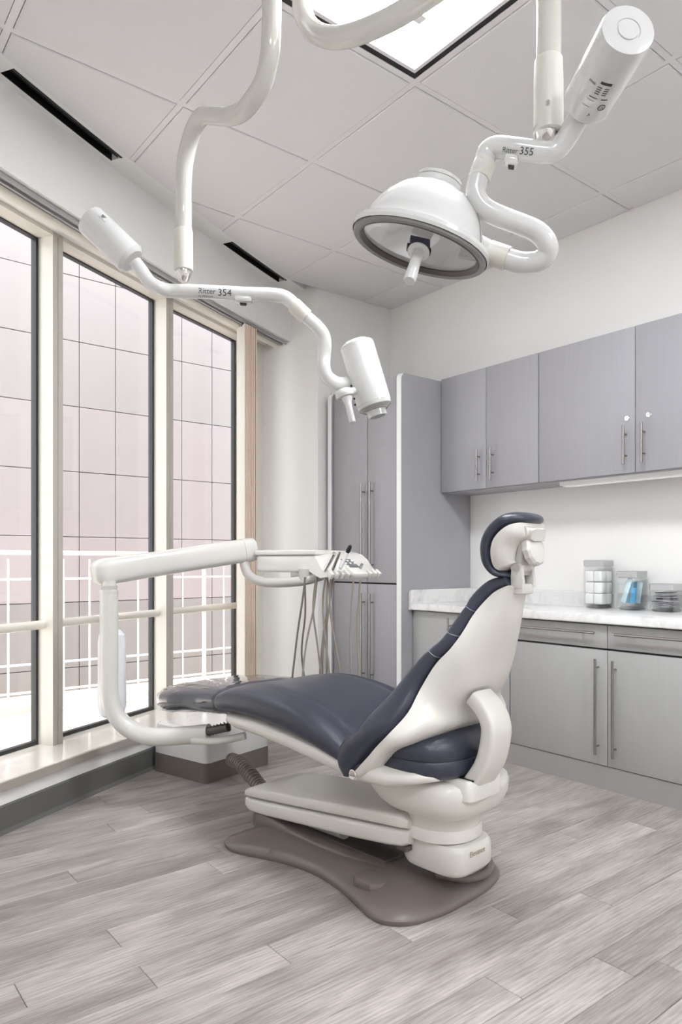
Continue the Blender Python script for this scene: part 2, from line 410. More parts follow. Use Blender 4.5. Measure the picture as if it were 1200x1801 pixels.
# vertical blind, drawn back into a stack at the end of the track
bl = tag(empty('vertical_blind', W(2.30, .08, SILL)), 'tan vertical blind stacked to one side beside the white pier', 'blind')
T0 = Vector((.905, .425, 0)).normalized()
vane_dir = Vector((.16, 1, 0)).normalized(); side = Vector((vane_dir.y, -vane_dir.x, 0))
p_in = Vector((2.088, 3.535, 0))
for i in range(11):
    vt = .0012 if i == 0 else .0040
    p = p_in + T0*(.0113*i + .004*(i > 0)) + vane_dir*(.0065*(i % 2) + random.uniform(0, .003)*(i > 0)) - bl.location*1; p.z = 0
    d = (vane_dir + side*random.uniform(-.03, .03)).normalized(); s2 = Vector((d.y, -d.x, 0)); arc = []
    for q in range(7):
        t = q/6; arc.append(p + d*(.118*t) + s2*(.006*math.sin(math.pi*t)))
    sec = [(a - s2*vt) for a in arc] + [(a + s2*vt) for a in reversed(arc)]
    z0, z1 = .03, ZS-.022-SILL
    loft('vane', [[v + Vector((0, 0, z0)) for v in sec], [v + Vector((0, 0, z1)) for v in sec]], 'vane_front' if i == 0 else 'vane', bl)
    box('carrier_clip', (p.x+d.x*.055-.004, p.y+d.y*.055-.004, z1-.006), (p.x+d.x*.055+.004, p.y+d.y*.055+.004, z1+.006), 'track', bl)

# ------------------------------------------------------------------ ceiling: tiles in an exposed grid
ceil = struct(prism('ceiling', [(XL-.1, YF-.1), (XW+.1, YF-.1), (XW+.1, YB+.1), (2.62, YB+.1)] + [tuple(W(x, .05).xy) for x in reversed(WX)], lambda u, v, d: (u, v, d), ZC+.06, ZC+.1, 'wall_paint'))
GX = [1.17 + .60*k for k in range(-6, 4)]; GX = GX + [XW]
GY = [1.82 + .62*k for k in range(-7, 3)]; GY = GY + [YB]
def clip(poly, edge):
    (ax, ay), (bx, by) = edge; out = []
    ins = lambda p: (bx-ax)*(p[1]-ay)-(by-ay)*(p[0]-ax) <= 0
    for i, p in enumerate(poly):
        q = poly[(i+1) % len(poly)]; ip, iq = ins(p), ins(q)
        if ip: out.append(p)
        if ip != iq:
            den = (bx-ax)*(q[1]-p[1])-(by-ay)*(q[0]-p[0]); num = (bx-ax)*(p[1]-ay)-(by-ay)*(p[0]-ax)
            t = -num/den; out.append((p[0]+(q[0]-p[0])*t, p[1]+(q[1]-p[1])*t))
    return out
BORD = -.105
edges = [(tuple(W(WX[i], BORD).xy), tuple(W(WX[i+1], BORD).xy)) for i in range(len(WX)-1)]
def region(poly):
    for e in edges:
        if len(poly) < 3: return []
        poly = clip(poly, e)
    return poly
LIGHTS = [(1.17, .58, 1.77, 1.82), (1.17, -1.9, 1.77, -.66), (-.63, -1.28, -.03, -.04)]  # first fixture is in view; the other two are added, unseen fill
def lit(x0, y0): return any(a-.01 <= x0 < c-.01 and b-.01 <= y0 < d-.01 for a, b, c, d in LIGHTS)
for i in range(len(GX)-1):
    for j in range(len(GY)-1):
        x0, x1, y0, y1 = GX[i], GX[i+1], GY[j], GY[j+1]
        if lit(x0, y0): continue
        g = .0142
        poly = region([(x0+g, y0+g), (x0+g, y1-(g if j < len(GY)-2 else .001)), (x1-(g if i < len(GX)-2 else .001), y1-(g if j < len(GY)-2 else .001)), (x1-(g if i < len(GX)-2 else .001), y0+g)])
        if len(poly) < 3: continue
        cx_ = sum(p[0] for p in poly)/len(poly); cy_ = sum(p[1] for p in poly)/len(poly)
        t = prism('ceiling_tile', [(p[0]-cx_, p[1]-cy_) for p in poly], lambda u, v, d: (u, v, d), -.0065, .02, 'tile', ceil, .003, 1)
        t.location = (cx_, cy_, ZC)
def tee(x0, y0, x1, y1):
    w_ = .0118; dx, dy = (w_, 0) if abs(x1-x0) < 1e-6 else (0, w_)
    poly = region([(x0-dx, y0-dy), (x0-dx, y1+dy), (x1+dx, y1+dy), (x1+dx, y0-dy)])
    if len(poly) >= 3: prism('tee_bar', poly, lambda u, v, d: (u, v, d), ZC-.002, ZC+.03, 'grid', ceil)
for x in GX[:-1]: tee(x, YF, x, YB)
for j, y in enumerate(GY[:-1]):
    for i in range(len(GX)-1): tee(GX[i]+.0118, y, GX[i+1]-.0118, y)
# plaster border along the soffit with two slot diffusers let into it
SL = [(.585, 1.085), (1.842, 2.36)]
def border(x0, x1, o0, o1, z=ZC-.004):
    n = max(2, int((x1-x0)/.1)); xs = [x0+(x1-x0)*i/n for i in range(n+1)]
    return strip('ceiling_border', [(o0, z), (o1, z), (o1, ZC+.03), (o0, ZC+.03)], 'wall_paint', ceil, xs)
border(XL, SL[0][0], BORD-.004, .01); border(SL[0][1], SL[1][0], BORD-.004, .01); border(SL[1][1], 2.66, BORD-.004, .01)
for a, b in SL: border(a, b, BORD-.004, -.086); border(a, b, -.030, .01)
for i, (a, b) in enumerate(SL):
    xs = [a+(b-a)*q/8 for q in range(9)]
    e = tag(empty('slot_diffuser', W((a+b)/2, -.058, ZC)), ('long' if i == 0 else 'short far') + ' black linear slot air diffuser above the ' + ('window beside the left light' if i == 0 else 'third window near the pier'), 'air vent', 'slot diffusers in the ceiling border')
    inv = Matrix.Translation(e.location).inverted()
    parts = [strip('housing', [(-.086, ZC-.006), (-.086, ZC+.055), (-.030, ZC+.055), (-.030, ZC-.006), (-.033, ZC-.006), (-.033, ZC+.05), (-.083, ZC+.05), (-.083, ZC-.006)], 'black', None, xs),
             strip('blade', [(-.066, ZC+.0), (-.064, ZC+.0), (-.050, ZC+.04), (-.053, ZC+.04)], 'black', None, xs),
             strip('flange', [(-.089, ZC-.006), (-.089, ZC-.003), (-.079, ZC-.003), (-.079, ZC-.006)], 'gasket', None, xs)]
    for o in parts: o.parent = e; o.matrix_parent_inverse = inv

def troffer(x0, y0, x1, y1, label, glow):
    e = tag(empty('ceiling_light', ((x0+x1)/2, (y0+y1)/2, ZC)), label, 'ceiling light', 'recessed ceiling lights')
    hx, hy = (x1-x0)/2, (y1-y0)/2
    def ring(name, a, b, z0, z1, m):
        bm = bmesh.new()
        for lo, hi in (((-hx+a, -hy+a), (hx-a, -hy+b)), ((-hx+a, hy-b), (hx-a, hy-a)), ((-hx+a, -hy+b), (-hx+b, hy-b)), ((hx-b, -hy+b), (hx-a, hy-b))):
            bm_box(bm, (lo[0], lo[1], z0), (hi[0], hi[1], z1))
        return from_bm(name, bm, m, e, False)
    ring('reveal', .012, .040, .0, .03, 'black')
    ring('trim_frame', .036, .050, -.004, .03, 'grid')
    # diffuser panes: three across, split along the length
    cols = [-hx+.050, -hx+.19, hx-.19, hx-.050]; n = 4; rows = [-hy+.05 + (2*hy-.1)*k/n for k in range(n+1)]
    for i in range(3):
        for j in range(n):
            box('diffuser_pane', (cols[i]+.0022, rows[j]+.0022, .002+.004*(i == 1)), (cols[i+1]-.0022, rows[j+1]-.0022, .014), glow, e)
    box('housing', (-hx+.02, -hy+.02, .03), (hx-.02, hy-.02, .05), 'gasket', e)
    for sx in (-.11, .10):
        box('latch', (sx-.02, hy-.24, -.004), (sx+.02, hy-.205, .003), 'grid', e, .002)
for q, (a, lab) in enumerate(zip(LIGHTS, ['bright recessed troffer with black reveal above the swing lamps', 'added fill troffer, unseen behind the viewer on the cabinet side', 'added fill troffer, unseen behind the viewer on the window side'])): troffer(*a, lab, 'diffuser' if q == 0 else 'diffuser_fill')

# ------------------------------------------------------------------ outside the windows
ew = struct(box('exterior_wall', (-2.0, 5.02, -.4), (5.0, 5.2, 3.86), 'stone_joint'))
pm = {}
for c in range(24):
    for r in range(9):
        x0 = -1.198 + .257*c; z0 = -.211 + .451*r
        mn = 'stone_grey' if r < 2 else ('stone_pink_reflect' if r < 5 else 'stone_white')  # middle rows: pinkish stone with a pink glass reflection put into its colour
        if mn not in pm:
            bm = bmesh.new(); bm_box(bm, (.0025, -.0, .0025), (.2545, .02, .4485), .002, 1); me = bpy.data.meshes.new('stone_panel'); bm.to_mesh(me); bm.free(); me.materials.append(MATS[mn]); pm[mn] = me
        o = bpy.data.objects.new('stone_panel', pm[mn]); C.objects.link(o); o.parent = ew; o.location = (x0, 5.0+random.uniform(0, .001), z0)
struct(prism('exterior_ground', [tuple(W(x, .36).xy) for x in WX]+[(2.62, 4.25), (3.4, 4.25), (5.0, 4.25), (5.0, 5.02), (-3.0, 5.02), (-3.0, 1.0)], lambda u, v, d: (u, v, d), -.2, .02, 'gravel'))
gl = strip('gravel_bed', [(.36, .0), (.36, .09), (1.2, .09), (1.2, 0)], 'gravel'); struct(gl)
struct(box('exterior_kerb', (-2.0, 4.42, .02), (5.0, 4.72, .13), 'kerb'))
fe = tag(empty('railing', (1.75, 4.3, .02)), 'white metal grid railing outside the windows', 'railing')
def rz(p): return (p[0]-1.75, p[1]-4.3, p[2]-.02)
tube('top_rail', [rz((-1.2, 4.3, 1.02)), rz((4.4, 4.3, 1.02))], .013, 'rail_paint', fe, 10)
for z in (.869, .381, .221): tube('cross_bar', [rz((-1.2, 4.3, z)), rz((4.4, 4.3, z))], .0065, 'rail_paint', fe, 8)
for k in range(-14, 22):
    x = 1.008 + .1523*k
    tube('upright_bar', [rz((x, 4.308, .15)), rz((x, 4.308, .985))], .0065, 'rail_paint', fe, 8)
for x in (-.9, .66, 2.22, 3.78): tube('post', [rz((x, 4.29, .02)), rz((x, 4.29, 1.01))], .014, 'rail_paint', fe, 10)

# ------------------------------------------------------------------ cabinets along the right wall
def pull(name, parent, y, z0, z1, xf, horizontal=False, r=.0058, stand=.028, inset=.04):
    """bar pull in the cabinet's own coordinates; xf = face of the door"""
    bm = bmesh.new(); xb = xf-stand
    if horizontal:
        bm_tube(bm, [(xb, y, z0), (xb, y, z0)], r) if False else None
        bm_tube(bm, [(xb, z0, y), (xb, z1, y)], r, 12)
        for q in (z0+inset, z1-inset): bm_tube(bm, [(xb, q, y), (xf+.001, q, y)], .0045, 10)
    else:
        bm_tube(bm, [(xb, y, z0), (xb, y, z1)], r, 12)
        for q in (z0+inset, z1-inset): bm_tube(bm, [(xb, y, q), (xf+.001, y, q)], .0045, 10)
    return from_bm(name, bm, 'steel', parent)
def door(parent, name, y0, y1, z0, z1, xf, m, th=.019):
    g = .0016
    return box(name, (xf, y0+g, z0+g), (xf+th, y1-g, z1-g), m, parent, .0012, 1)
def cab(name, y0, y1, z0, z1, xf, xb, m, label, cat='cabinet', group=None):
    e = tag(empty(name, (xb, (y0+y1)/2, z0)), label, cat, group)
    return e
def loc(e):
    ox, oy, oz = e.location
    return lambda lo, hi: ((lo[0]-ox, lo[1]-oy, lo[2]-oz), (hi[0]-ox, hi[1]-oy, hi[2]-oz))
class Cab:
    def __init__(s, name, y0, y1, z0, z1, xf, label, m, group=None, carcass='black'):
        s.e = tag(empty(name, (XW-.002, (y0+y1)/2, z0)), label, 'cabinet', group); s.o = Vector(s.e.location); s.m = m; s.xf = xf
        s.box('carcass', (xf+.023, y0+.0005, z0+.001), (XW-.002, y1-.0005, z1-.0005), m)
        s.box('shadow_gap', (xf+.0195, y0+.002, z0+.004), (xf+.0229, y1-.002, z1-.002), carcass)
    def L(s, p): return (p[0]-s.o.x, p[1]-s.o.y, p[2]-s.o.z)
    def box(s, name, lo, hi, m, bevel=0., parent=None): return box(name, s.L(lo), s.L(hi), m, parent or s.e, bevel)
    def door(s, name, y0, y1, z0, z1): return s.box(name, (s.xf, y0+.0018, z0+.0016), (s.xf+.019, y1-.0018, z1-.0016), s.m, .0012)
    def pull(s, par, y, z0, z1, horizontal=False, inset=.04, r=.0058):
        if horizontal: q = pull('handle', par, z0-s.o.z, y-s.o.y, z1-s.o.y, s.xf-s.o.x, True, r, inset=inset)
        else: q = pull('handle', par, y-s.o.y, z0-s.o.z, z1-s.o.z, s.xf-s.o.x, False, r, inset=inset)
        return q
# wall cabinets
ZU0, ZU1, XU = 1.362, 2.012, 2.968
u1 = Cab('wall_cabinet', 2.173, 2.838, ZU0, ZU1, XU, 'grey two-door wall cabinet beside the tall cabinet', 'laminate', 'wall cabinets')
d = u1.door('door', 2.507, 2.838, ZU0, ZU1); u1.pull(d, 2.552, 1.40, 1.575)
d = u1.door('door', 2.173, 2.507, ZU0, ZU1); u1.pull(d, 2.458, 1.40, 1.575)
u2 = Cab('wall_cabinet', 1.147, 2.171, ZU0, ZU1, XU, 'wide grey wall cabinet with two key locks above the jars', 'laminate', 'wall cabinets')
for ya, yb, yh, yl in ((1.661, 2.171, 1.703, 1.700), (1.147, 1.661, 1.618, 1.598)):
    d = u2.door('door', ya, yb, ZU0, ZU1); u2.pull(d, yh, 1.40, 1.575)
    lathe('lock', u2.L((XU, yl, 1.608)), (-1, 0, 0), [(.0135, -.001), (.0135, .002), (.011, .005), (.007, .0052), (.006, .008), (.0, .008)], 'chrome', d, 20)
    box('keyhole', Vector(u2.L((XU-.0086, yl-.004, 1.6068))), Vector(u2.L((XU-.0079, yl+.004, 1.6095))), 'black', d)
for u, y0, y1 in ((u1, 2.173, 2.838), (u2, 1.147, 2.171)):
    u.box('bottom_panel', (XU+.018, y0, ZU0-.002), (XW-.002, y1, ZU0+.006), 'laminate')
    u.box('top_panel', (XU+.019, y0, ZU1-.004), (XW-.002, y1, ZU1), 'laminate')
sl_ = tag(empty('under_cabinet_light', (3.06, 1.64, 1.36)), 'slim white light strip under the wide wall cabinet', 'light')
prism('housing', [(-.04, 0), (-.034, -.017), (.034, -.02), (.05, 0)], lambda u, v, dd: (u, dd, v), -.45, .45, 'edge_white', sl_, .002, 1)
box('lens', (-.026, -.435, -.0215), (.03, .435, -.0185), 'strip_light', sl_)

# tall cabinet
XT = 2.675
t = Cab('tall_cabinet', 2.842, 3.492, 0.0, 2.0, XT, 'tall grey four-door cabinet with white-edged side panels', 'laminate')
def side_panel(y0, y1, nm):
    prof = [(2.656, 0), (2.656, 1.972)] + [(2.656+.03*(1-math.cos(a)), 1.972+.03*math.sin(a)) for a in [math.pi/2*k/6 for k in range(1, 7)]] + [(XW-.002, 2.002), (XW-.002, 0)]
    p = prism(nm, [(u-t.o.x, v-t.o.z) for u, v in prof], lambda u, v, dd: (u, dd, v), y0-t.o.y, y1-t.o.y, 'laminate', t.e)
    # white edge banding along the front and round the top corner
    band = [(2.6552, .0)] + [(2.6552, 1.972)] + [(2.6552+.03*(1-math.cos(a)), 1.9728+.03*math.sin(a)) for a in [math.pi/2*k/6 for k in range(1, 5)]]
    secs = []
    for u, v in band: secs.append([(u-.0008-t.o.x, y0-.0005-t.o.y, v-t.o.z), (u-.0008-t.o.x, y1+.0005-t.o.y, v-t.o.z), (u+.006-t.o.x, y1+.0005-t.o.y, v-.003-t.o.z), (u+.006-t.o.x, y0-.0005-t.o.y, v-.003-t.o.z)])
    loft('edge_band', secs, 'edge_white', p)
side_panel(2.842, 2.872, 'side_panel'); side_panel(3.468, 3.496, 'side_panel')
for ya, yb, yh in ((3.146, 3.464, 3.168), (2.876, 3.142, 3.092)):
    d = t.door('door', ya, yb, .848, 1.998); t.pull(d, yh, .90, 1.425, inset=.05)
    d = t.door('door', ya, yb, .10, .842); t.pull(d, yh, .27, .785, inset=.05)
t.box('toe_panel', (XT+.004, 2.872, 0), (XT+.02, 3.466, .098), 'toe')

# base cabinets
XB = 2.745; ZB = .702
b1 = Cab('base_cabinet', 2.175, 2.838, 0, ZB, XB, 'grey two-door base cabinet behind the chair headrest', 'laminate_low', 'base cabinets')
d = b1.door('door', 2.507, 2.838, .10, ZB-.002); b1.pull(d, 2.55, .28, .675)
d = b1.door('door', 2.175, 2.507, .10, ZB-.002); b1.pull(d, 2.462, .28, .675)
b2 = Cab('base_cabinet', 1.147, 2.171, 0, ZB, XB, 'wide grey base cabinet with two drawers below the jars', 'laminate_low', 'base cabinets')
for ya, yb, yh, h0, h1 in ((1.661, 2.171, 1.702, 1.706, 2.128), (1.147, 1.661, 1.622, 1.19, 1.612)):
    d = b2.door('door', ya, yb, .10, .592); b2.pull(d, yh, .146, .553, inset=.036)
    d = b2.door('drawer_front', ya, yb, .598, ZB-.003); b2.pull(d, h0, .664, h1, True, inset=.06)
for u, y0, y1 in ((b1, 2.173, 2.838), (b2, 1.147, 2.173)): u.box('toe_kick', (XB+.004, y0, 0), (XB+.02, y1, .098), 'toe')

# countertop with back- and side-splash
ct = tag(empty('countertop', (XW-.002, 1.99, .704)), 'white marble-look countertop with low backsplash', 'countertop')
def cl(x, y, z): return (x-(XW-.002), y-1.99, z-.704)
prof = [(2.724, .704), (2.72, .708), (2.72, .732), (2.723, .739), (2.73, .742), (3.2, .742), (3.2, .704)]
prism('slab', [(u, v) for u, v in prof], lambda u, v, dd: cl(u, dd, v), 1.13, 2.840, 'marble', ct)
prism('backsplash', [(3.199, .7421), (3.199, .81), (3.203, .816), (XW-.002, .816), (XW-.002, .7421)], lambda u, v, dd: cl(u, dd, v), 1.13, 2.820, 'marble', ct)
pr = [(2.712, .7045), (2.712, .79)] + [(2.712+.024*(1-math.cos(a)), .79+.024*math.sin(a)) for a in [math.pi/2*k/6 for k in range(1, 7)]] + [(XW-.002, .814), (XW-.002, .7045)]
prism('side_splash', pr, lambda u, v, dd: cl(u, dd, v), 2.818, 2.840, 'marble', ct, .002, 1)

# ------------------------------------------------------------------ jars on the counter
def sq(w, c, z, cx=0., cy=0.):
    h = w/2; return [(cx+x, cy+y, z) for x, y in ((-h+c, -h), (h-c, -h), (h, -h+c), (h, h-c), (h-c, h), (-h+c, h), (-h, h-c), (-h, -h+c))]
def jar(x, y, w, zt, label):
    e = tag(empty('storage_jar', (x, y, .7425)), label, 'jar', 'square glass jars on the counter'); h = zt-.7425
    # thin-walled glass body: outer skin and inner skin
    out = [sq(w-.016, .014, .0), sq(w-.004, .010, .008), sq(w, .009, .018), sq(w, .009, h-.036), sq(w-.012, .012, h-.030)]
    inn = [sq(w-.02, .012, h-.030), sq(w-.008, .009, h-.036), sq(w-.008, .009, .022), sq(w-.024, .012, .014)]
    bm = bmesh.new(); bm_loft(bm, out+inn, True, True); from_bm('glass_body', bm, 'jar_glass', e, True, 20)
    bm = bmesh.new(); bm_loft(bm, [sq(w-.017, .014, .0012), sq(w-.01, .012, .006), sq(w-.02, .012, .012)]); from_bm('glass_foot', bm, 'jar_base', e, True, 20)
    bm = bmesh.new(); bm_loft(bm, [sq(w-.004, .006, h-.030), sq(w-.002, .006, h-.028), sq(w-.002, .006, h-.003), sq(w-.006, .006, h)]); from_bm('lid', bm, 'lid_steel', e, True, 25)
    return e
jar(3.134, 1.944, .107, .975, 'tall glass jar of white cotton with a steel lid')
jar(3.133, 1.7705, .105, .925, 'middle glass jar of blue packets with a steel lid')
jar(3.135, 1.606, .110, .869, 'short glass jar of foil packets at the right with a steel lid')
def pack(name, m, ctr, size, rot, label, cat, group, bev=.004):
    bm = bmesh.new(); h = [s/2 for s in size]; bm_box(bm, (-h[0], -h[1], -h[2]), h, min(bev, min(h)*.8), 2)
    o = from_bm(name, bm, m); o.location = ctr; o.rotation_euler = rot; tag(o, label, cat, group); return o
z = .760
for lvl in range(3):
    for dx, dy in ((-.0235, -.0235), (.0235, -.0235), (-.0235, .0235), (.0235, .0235)):
        pack('cotton_pad', 'cotton', (3.134+dx, 1.944+dy, z+.0272+.0545*lvl+random.uniform(-.001, .001)), (.0466, .0466, .054), (0, 0, random.uniform(-.06, .06)), 'white cotton pad stack inside the tall glass jar', 'cotton', 'cotton pads in the tall jar', .010)
bl_ = [('blue_pack', (.006, .022), .05, .15), ('pale_pack', (-.024, .012), .06, .75), ('blue_dark', (-.02, -.02), .036, .1), ('blue_pack', (.02, -.012), .05, -.35), ('pale_pack', (.012, -.028), .05, .3), ('blue_dark', (.022, .006), .04, .2), ('blue_pack', (-.008, -.002), .058, -.2)]
for i, (m_, (dx, dy), hh, tl) in enumerate(bl_):
    pack('sterile_packet', m_, (3.133+dx, 1.7705+dy, .766+hh+.008), (.004, .026, hh*2), (tl*.45, .06*(i % 3-1), random.uniform(-.25, .25)), 'slim blue and clear packet standing in the middle jar', 'packet', 'packets in the middle jar', .0015)
for i in range(15):
    pack('foil_packet', ('foil', 'foil', 'foil_dark')[i % 3], (3.135+random.uniform(-.012, .012), 1.606+random.uniform(-.012, .012), .7625+.0047*i), (.066, .066, .0032), (random.uniform(-.06, .06), random.uniform(-.06, .06), random.uniform(-.2, .2)), 'flat foil packet piled in the short jar', 'packet', 'foil packets in the short jar', .001)
# ------------------------------------------------------------------ dental chair (local x = across, y = towards the feet, z up)
ch = tag(empty('dental_chair', (1.515, 1.40, 0), math.radians(6)), 'navy leather dental chair with off-white shell on a brown base', 'dental chair')
def ring(hw, zt, zb, y, n=4.0, k=44, feat=None):
    out = []; zc = (zt+zb)/2; hz = (zt-zb)/2
    for i in range(k):
        a = 2*math.pi*i/k; bx = hw*sup(math.cos(a), n); z_ = zc + hz*sup(math.sin(a), n)
        if feat and math.sin(a) > 0: z_ += feat(bx/hw)
        out.append((bx, y, z_))
    return out
# floor plate with raised spine
def plate(scale, z_, dy=0.):
    half = [(-.05, .0), (-.046, .10), (-.02, .205), (.03, .255), (.09, .258), (.16, .235), (.26, .205), (.38, .186), (.50, .198), (.60, .23), (.69, .262), (.745, .262), (.785, .235), (.795, .17), (.795, 0)]
    pts = crom(half, 4); cy = .37
    L = [(-b, s) for s, b in pts]; R = [(b, s) for s, b in reversed(pts)]
    return [(x*scale, (y-cy)*(1-(1-scale)*.55)+cy, z_) for x, y in L[:-1]+R[:-1]]
bm = bmesh.new(); bm_loft(bm, [plate(.985, 0), plate(1, .006), plate(1, .014), plate(.97, .024), plate(.86, .032), plate(.7, .046), plate(.55, .056), plate(.4, .058)])
base = from_bm('floor_plate', bm, 'base_brown', ch, True, 40)
# hump that carries the lift arm
hs = []
for s, hw, zt in ((.80, .10, .05), (.785, .118, .09), (.75, .126, .10), (.68, .126, .092), (.60, .122, .075), (.50, .118, .066), (.30, .11, .062), (.10, .10, .058)):
    hs.append(ring(hw, zt, .02, s, 6, 32))
loft('pivot_housing', hs, 'base_brown', ch)
prism('service_cover', [(-.055, .10), (-.015, .10), (.012, .13), (.012, .185), (-.01, .20), (-.06, .20), (-.075, .18), (-.075, .12)], lambda u, v, d: (u-.125, v+.02, d), .03, .058, 'base_brown', ch, .006, 2)
box('well', (-.07, .20, .05), (.09, .58, .068), 'base_dark', ch, .006)
tube('cable', [(-.02, .05, .06), (.03, -.01, .05), (.10, -.035, .048), (.18, -.005, .048), (.215, .06, .05), (.20, .12, .055)], .011, 'base_brown', ch, 10, 6)
# lift arm: two-piece cover sloping up towards the head end
def arm_sec(s, z0, z1, hw): return ring(hw, z1, z0, s, 5.5, 44)
up_, lo_ = [], []
for s, hw, a, b_, c in ((.838, .10, .108, .124, .138), (.826, .126, .090, .126, .155), (.79, .137, .078, .131, .170), (.70, .139, .085, .141, .186), (.50, .139, .105, .163, .207), (.30, .139, .125, .185, .232), (.14, .139, .145, .203, .249), (.085, .137, .155, .208, .25), (.066, .125, .165, .210, .236)):
    lo_.append(arm_sec(s, a, b_+.002, hw*.985)); up_.append(arm_sec(s, b_, c, hw))
loft('lift_arm_cover', up_, 'chair_white', ch); loft('lift_arm_base', lo_, 'chair_white', ch)
box('lift_end_cap', (-.12, .075, .142), (.12, .115, .158), 'base_dark', ch, .004)
tube('lift_cylinder', [(-.04, .60, .095), (-.04, .40, .10)], .03, 'arm_grey', ch, 16)
# rear pod with the model name, swivel discs
def plan(hw, y0, y1, z_, n=4, k=44, cx=0.): 
    return [(cx+hw*sup(math.cos(2*math.pi*i/k), n), (y0+y1)/2+(y1-y0)/2*sup(math.sin(2*math.pi*i/k), n), z_) for i in range(k)]
pod = loft('foot_pod', [plan(.075, -.06, .10, .096), plan(.088, -.078, .125, .101), plan(.095, -.089, .133, .115), plan(.095, -.090, .133, .165), plan(.093, -.087, .132, .176), plan(.09, -.08, .125, .183), plan(.05, -.04, .09, .186)], 'chair_white', ch)
lettering('Elevance', .021, 'gold_text', pod, (-.012, -.0905, .163), (1, 0, 0), (0, .05, 1))
loft('swivel_disc', [plan(.10, -.055, .145, .184, 2.2), plan(.113, -.07, .158, .188, 2.2), plan(.115, -.072, .16, .212, 2.2), plan(.11, -.068, .155, .222, 2.2)], 'chair_white', ch)
loft('swivel_column', [plan(.107, -.065, .15, .221, 2.2), plan(.107, -.065, .15, .252, 2.2), plan(.12, -.08, .165, .262, 2.5)], 'chair_white', ch)
# upper casting under the seat
cast = loft('seat_casting', [plan(.118, -.08, .165, .258, 2.6), plan(.14, -.10, .19, .268, 2.9), plan(.155, -.116, .21, .286, 3.2), plan(.163, -.124, .23, .312, 3.5), plan(.165, -.127, .24, .345, 3.6), plan(.16, -.122, .24, .36, 3.6), plan(.145, -.105, .235, .370, 3.6)], 'chair_white', ch)
loft('casting_shoulder', [plan(.082, -.138, -.03, .33, 5, cx=-.03), plan(.082, -.138, -.03, .374, 5, cx=-.03), plan(.076, -.132, -.035, .383, 5, cx=-.03)], 'chair_white', ch)
box('link_slot', (-.092, -.132, .3815), (.018, -.088, .3855), 'black', ch)
# seat: under-shell and cushion
ss = []
for s, hw, zt, zb in ((.845, .17, .446, .425), (.83, .20, .448, .408), (.80, .225, .45, .398), (.757, .235, .456, .388), (.63, .242, .46, .386), (.456, .245, .445, .374), (.30, .245, .43, .355), (.16, .245, .415, .338), (.05, .24, .41, .345), (-.02, .215, .41, .366), (-.06, .17, .405, .376), (-.085, .10, .398, .382), (-.092, .04, .394, .386)):
    ss.append(ring(hw, zt, zb, s, 3.4, 40))
loft('seat_shell', ss, 'chair_white', ch)
def roll(u):
    u = abs(u); return -.013*math.exp(-((u-.70)/.03)**2) - (.006*(1-(u/.66)**2) if u < .66 else 0)
st = crom([(.10, .235, .40, .37), (.17, .25, .432, .372), (.252, .254, .476, .385), (.351, .256, .518, .405), (.484, .257, .550, .425), (.63, .257, .560, .440), (.757, .254, .545, .442), (.82, .248, .527, .437), (.855, .235, .512, .436), (.874, .20, .485, .445)], 4)
cush = loft('seat_cushion', [ring(hw, zt, zb, s, 3.6, 64, roll) for s, hw, zt, zb in st], 'navy', ch, angle=60)
def seat_top(s):
    for a, b in zip(st, st[1:]):
        if a[0] <= s <= b[0]:
            t_ = (s-a[0])/(b[0]-a[0]+1e-9); return a[1]+(b[1]-a[1])*t_, a[2]+(b[2]-a[2])*t_
    return st[-1][1], st[-1][2]
for sg in (-1, 1):
    pth = []
    for s, hw, zt, zb in st:
        if .2 < s < .85:
            u = .70; cc = u**1.8; sn = math.sqrt(1-cc*cc); pth.append((sg*u*hw, s, (zt+zb)/2 + (zt-zb)/2*sn**(2/3.6) + roll(u) + .0008))
    tube('seam_piping', pth, .0022, 'seam_dark', cush, 6)
# leg rest
lg = crom([(.80, .20, .50, .425), (.86, .208, .512, .418), (.95, .21, .512, .408), (1.10, .205, .500, .390), (1.22, .196, .482, .372), (1.32, .18, .461, .356), (1.37, .155, .446, .356), (1.392, .11, .428, .368)], 4)
loft('leg_rest', [ring(hw, zt, zb, s, 3.2, 48, lambda u: -.004*math.exp(-((abs(u)-.70)/.05)**2)) for s, hw, zt, zb in lg], 'navy', ch, angle=60)
# clear plastic sleeve pulled over the leg rest
sv = []
random.seed(3)
for i, (s, hw, zt, zb) in enumerate([q for q in lg if q[0] > .885 and q[0] < 1.375]):
    rg = ring(hw+.006, zt+.006, zb-.006, s, 3.2, 48); sv.append([(x*(1+.008*math.sin(j_*1.7+i*.4)), y+.004*math.sin(j_*.9), z_+.0022*math.sin(j_*2.1+i*.7)) for j_, (x, y, z_) in enumerate(rg)])
sv.append([(x*.96, y+.022, z_) for x, y, z_ in sv[-1]])
slv = tag(loft('plastic_sleeve', [[(x, y, z_) for x, y, z_ in r_] for r_ in sv], 'plastic_film', None, cap=False, angle=80), 'clear plastic cover wrapped over the foot end of the chair', 'cover')
slv.location = ch.location; slv.rotation_euler = ch.rotation_euler
# rear pad behind the backrest
RP = [(.165, .03, .378), (.192, .008, .384), (.202, 0, .398), (.204, -.002, .430), (.2005, .001, .434), (.204, -.002, .438), (.202, 0, .465), (.190, .012, .489), (.16, .045, .505), (.10, .10, .513)]
loft('rear_pad', [plan(hw, -.102+e_, .22, z_, 3.1, 56) for hw, e_, z_ in RP], 'navy', ch, angle=60)
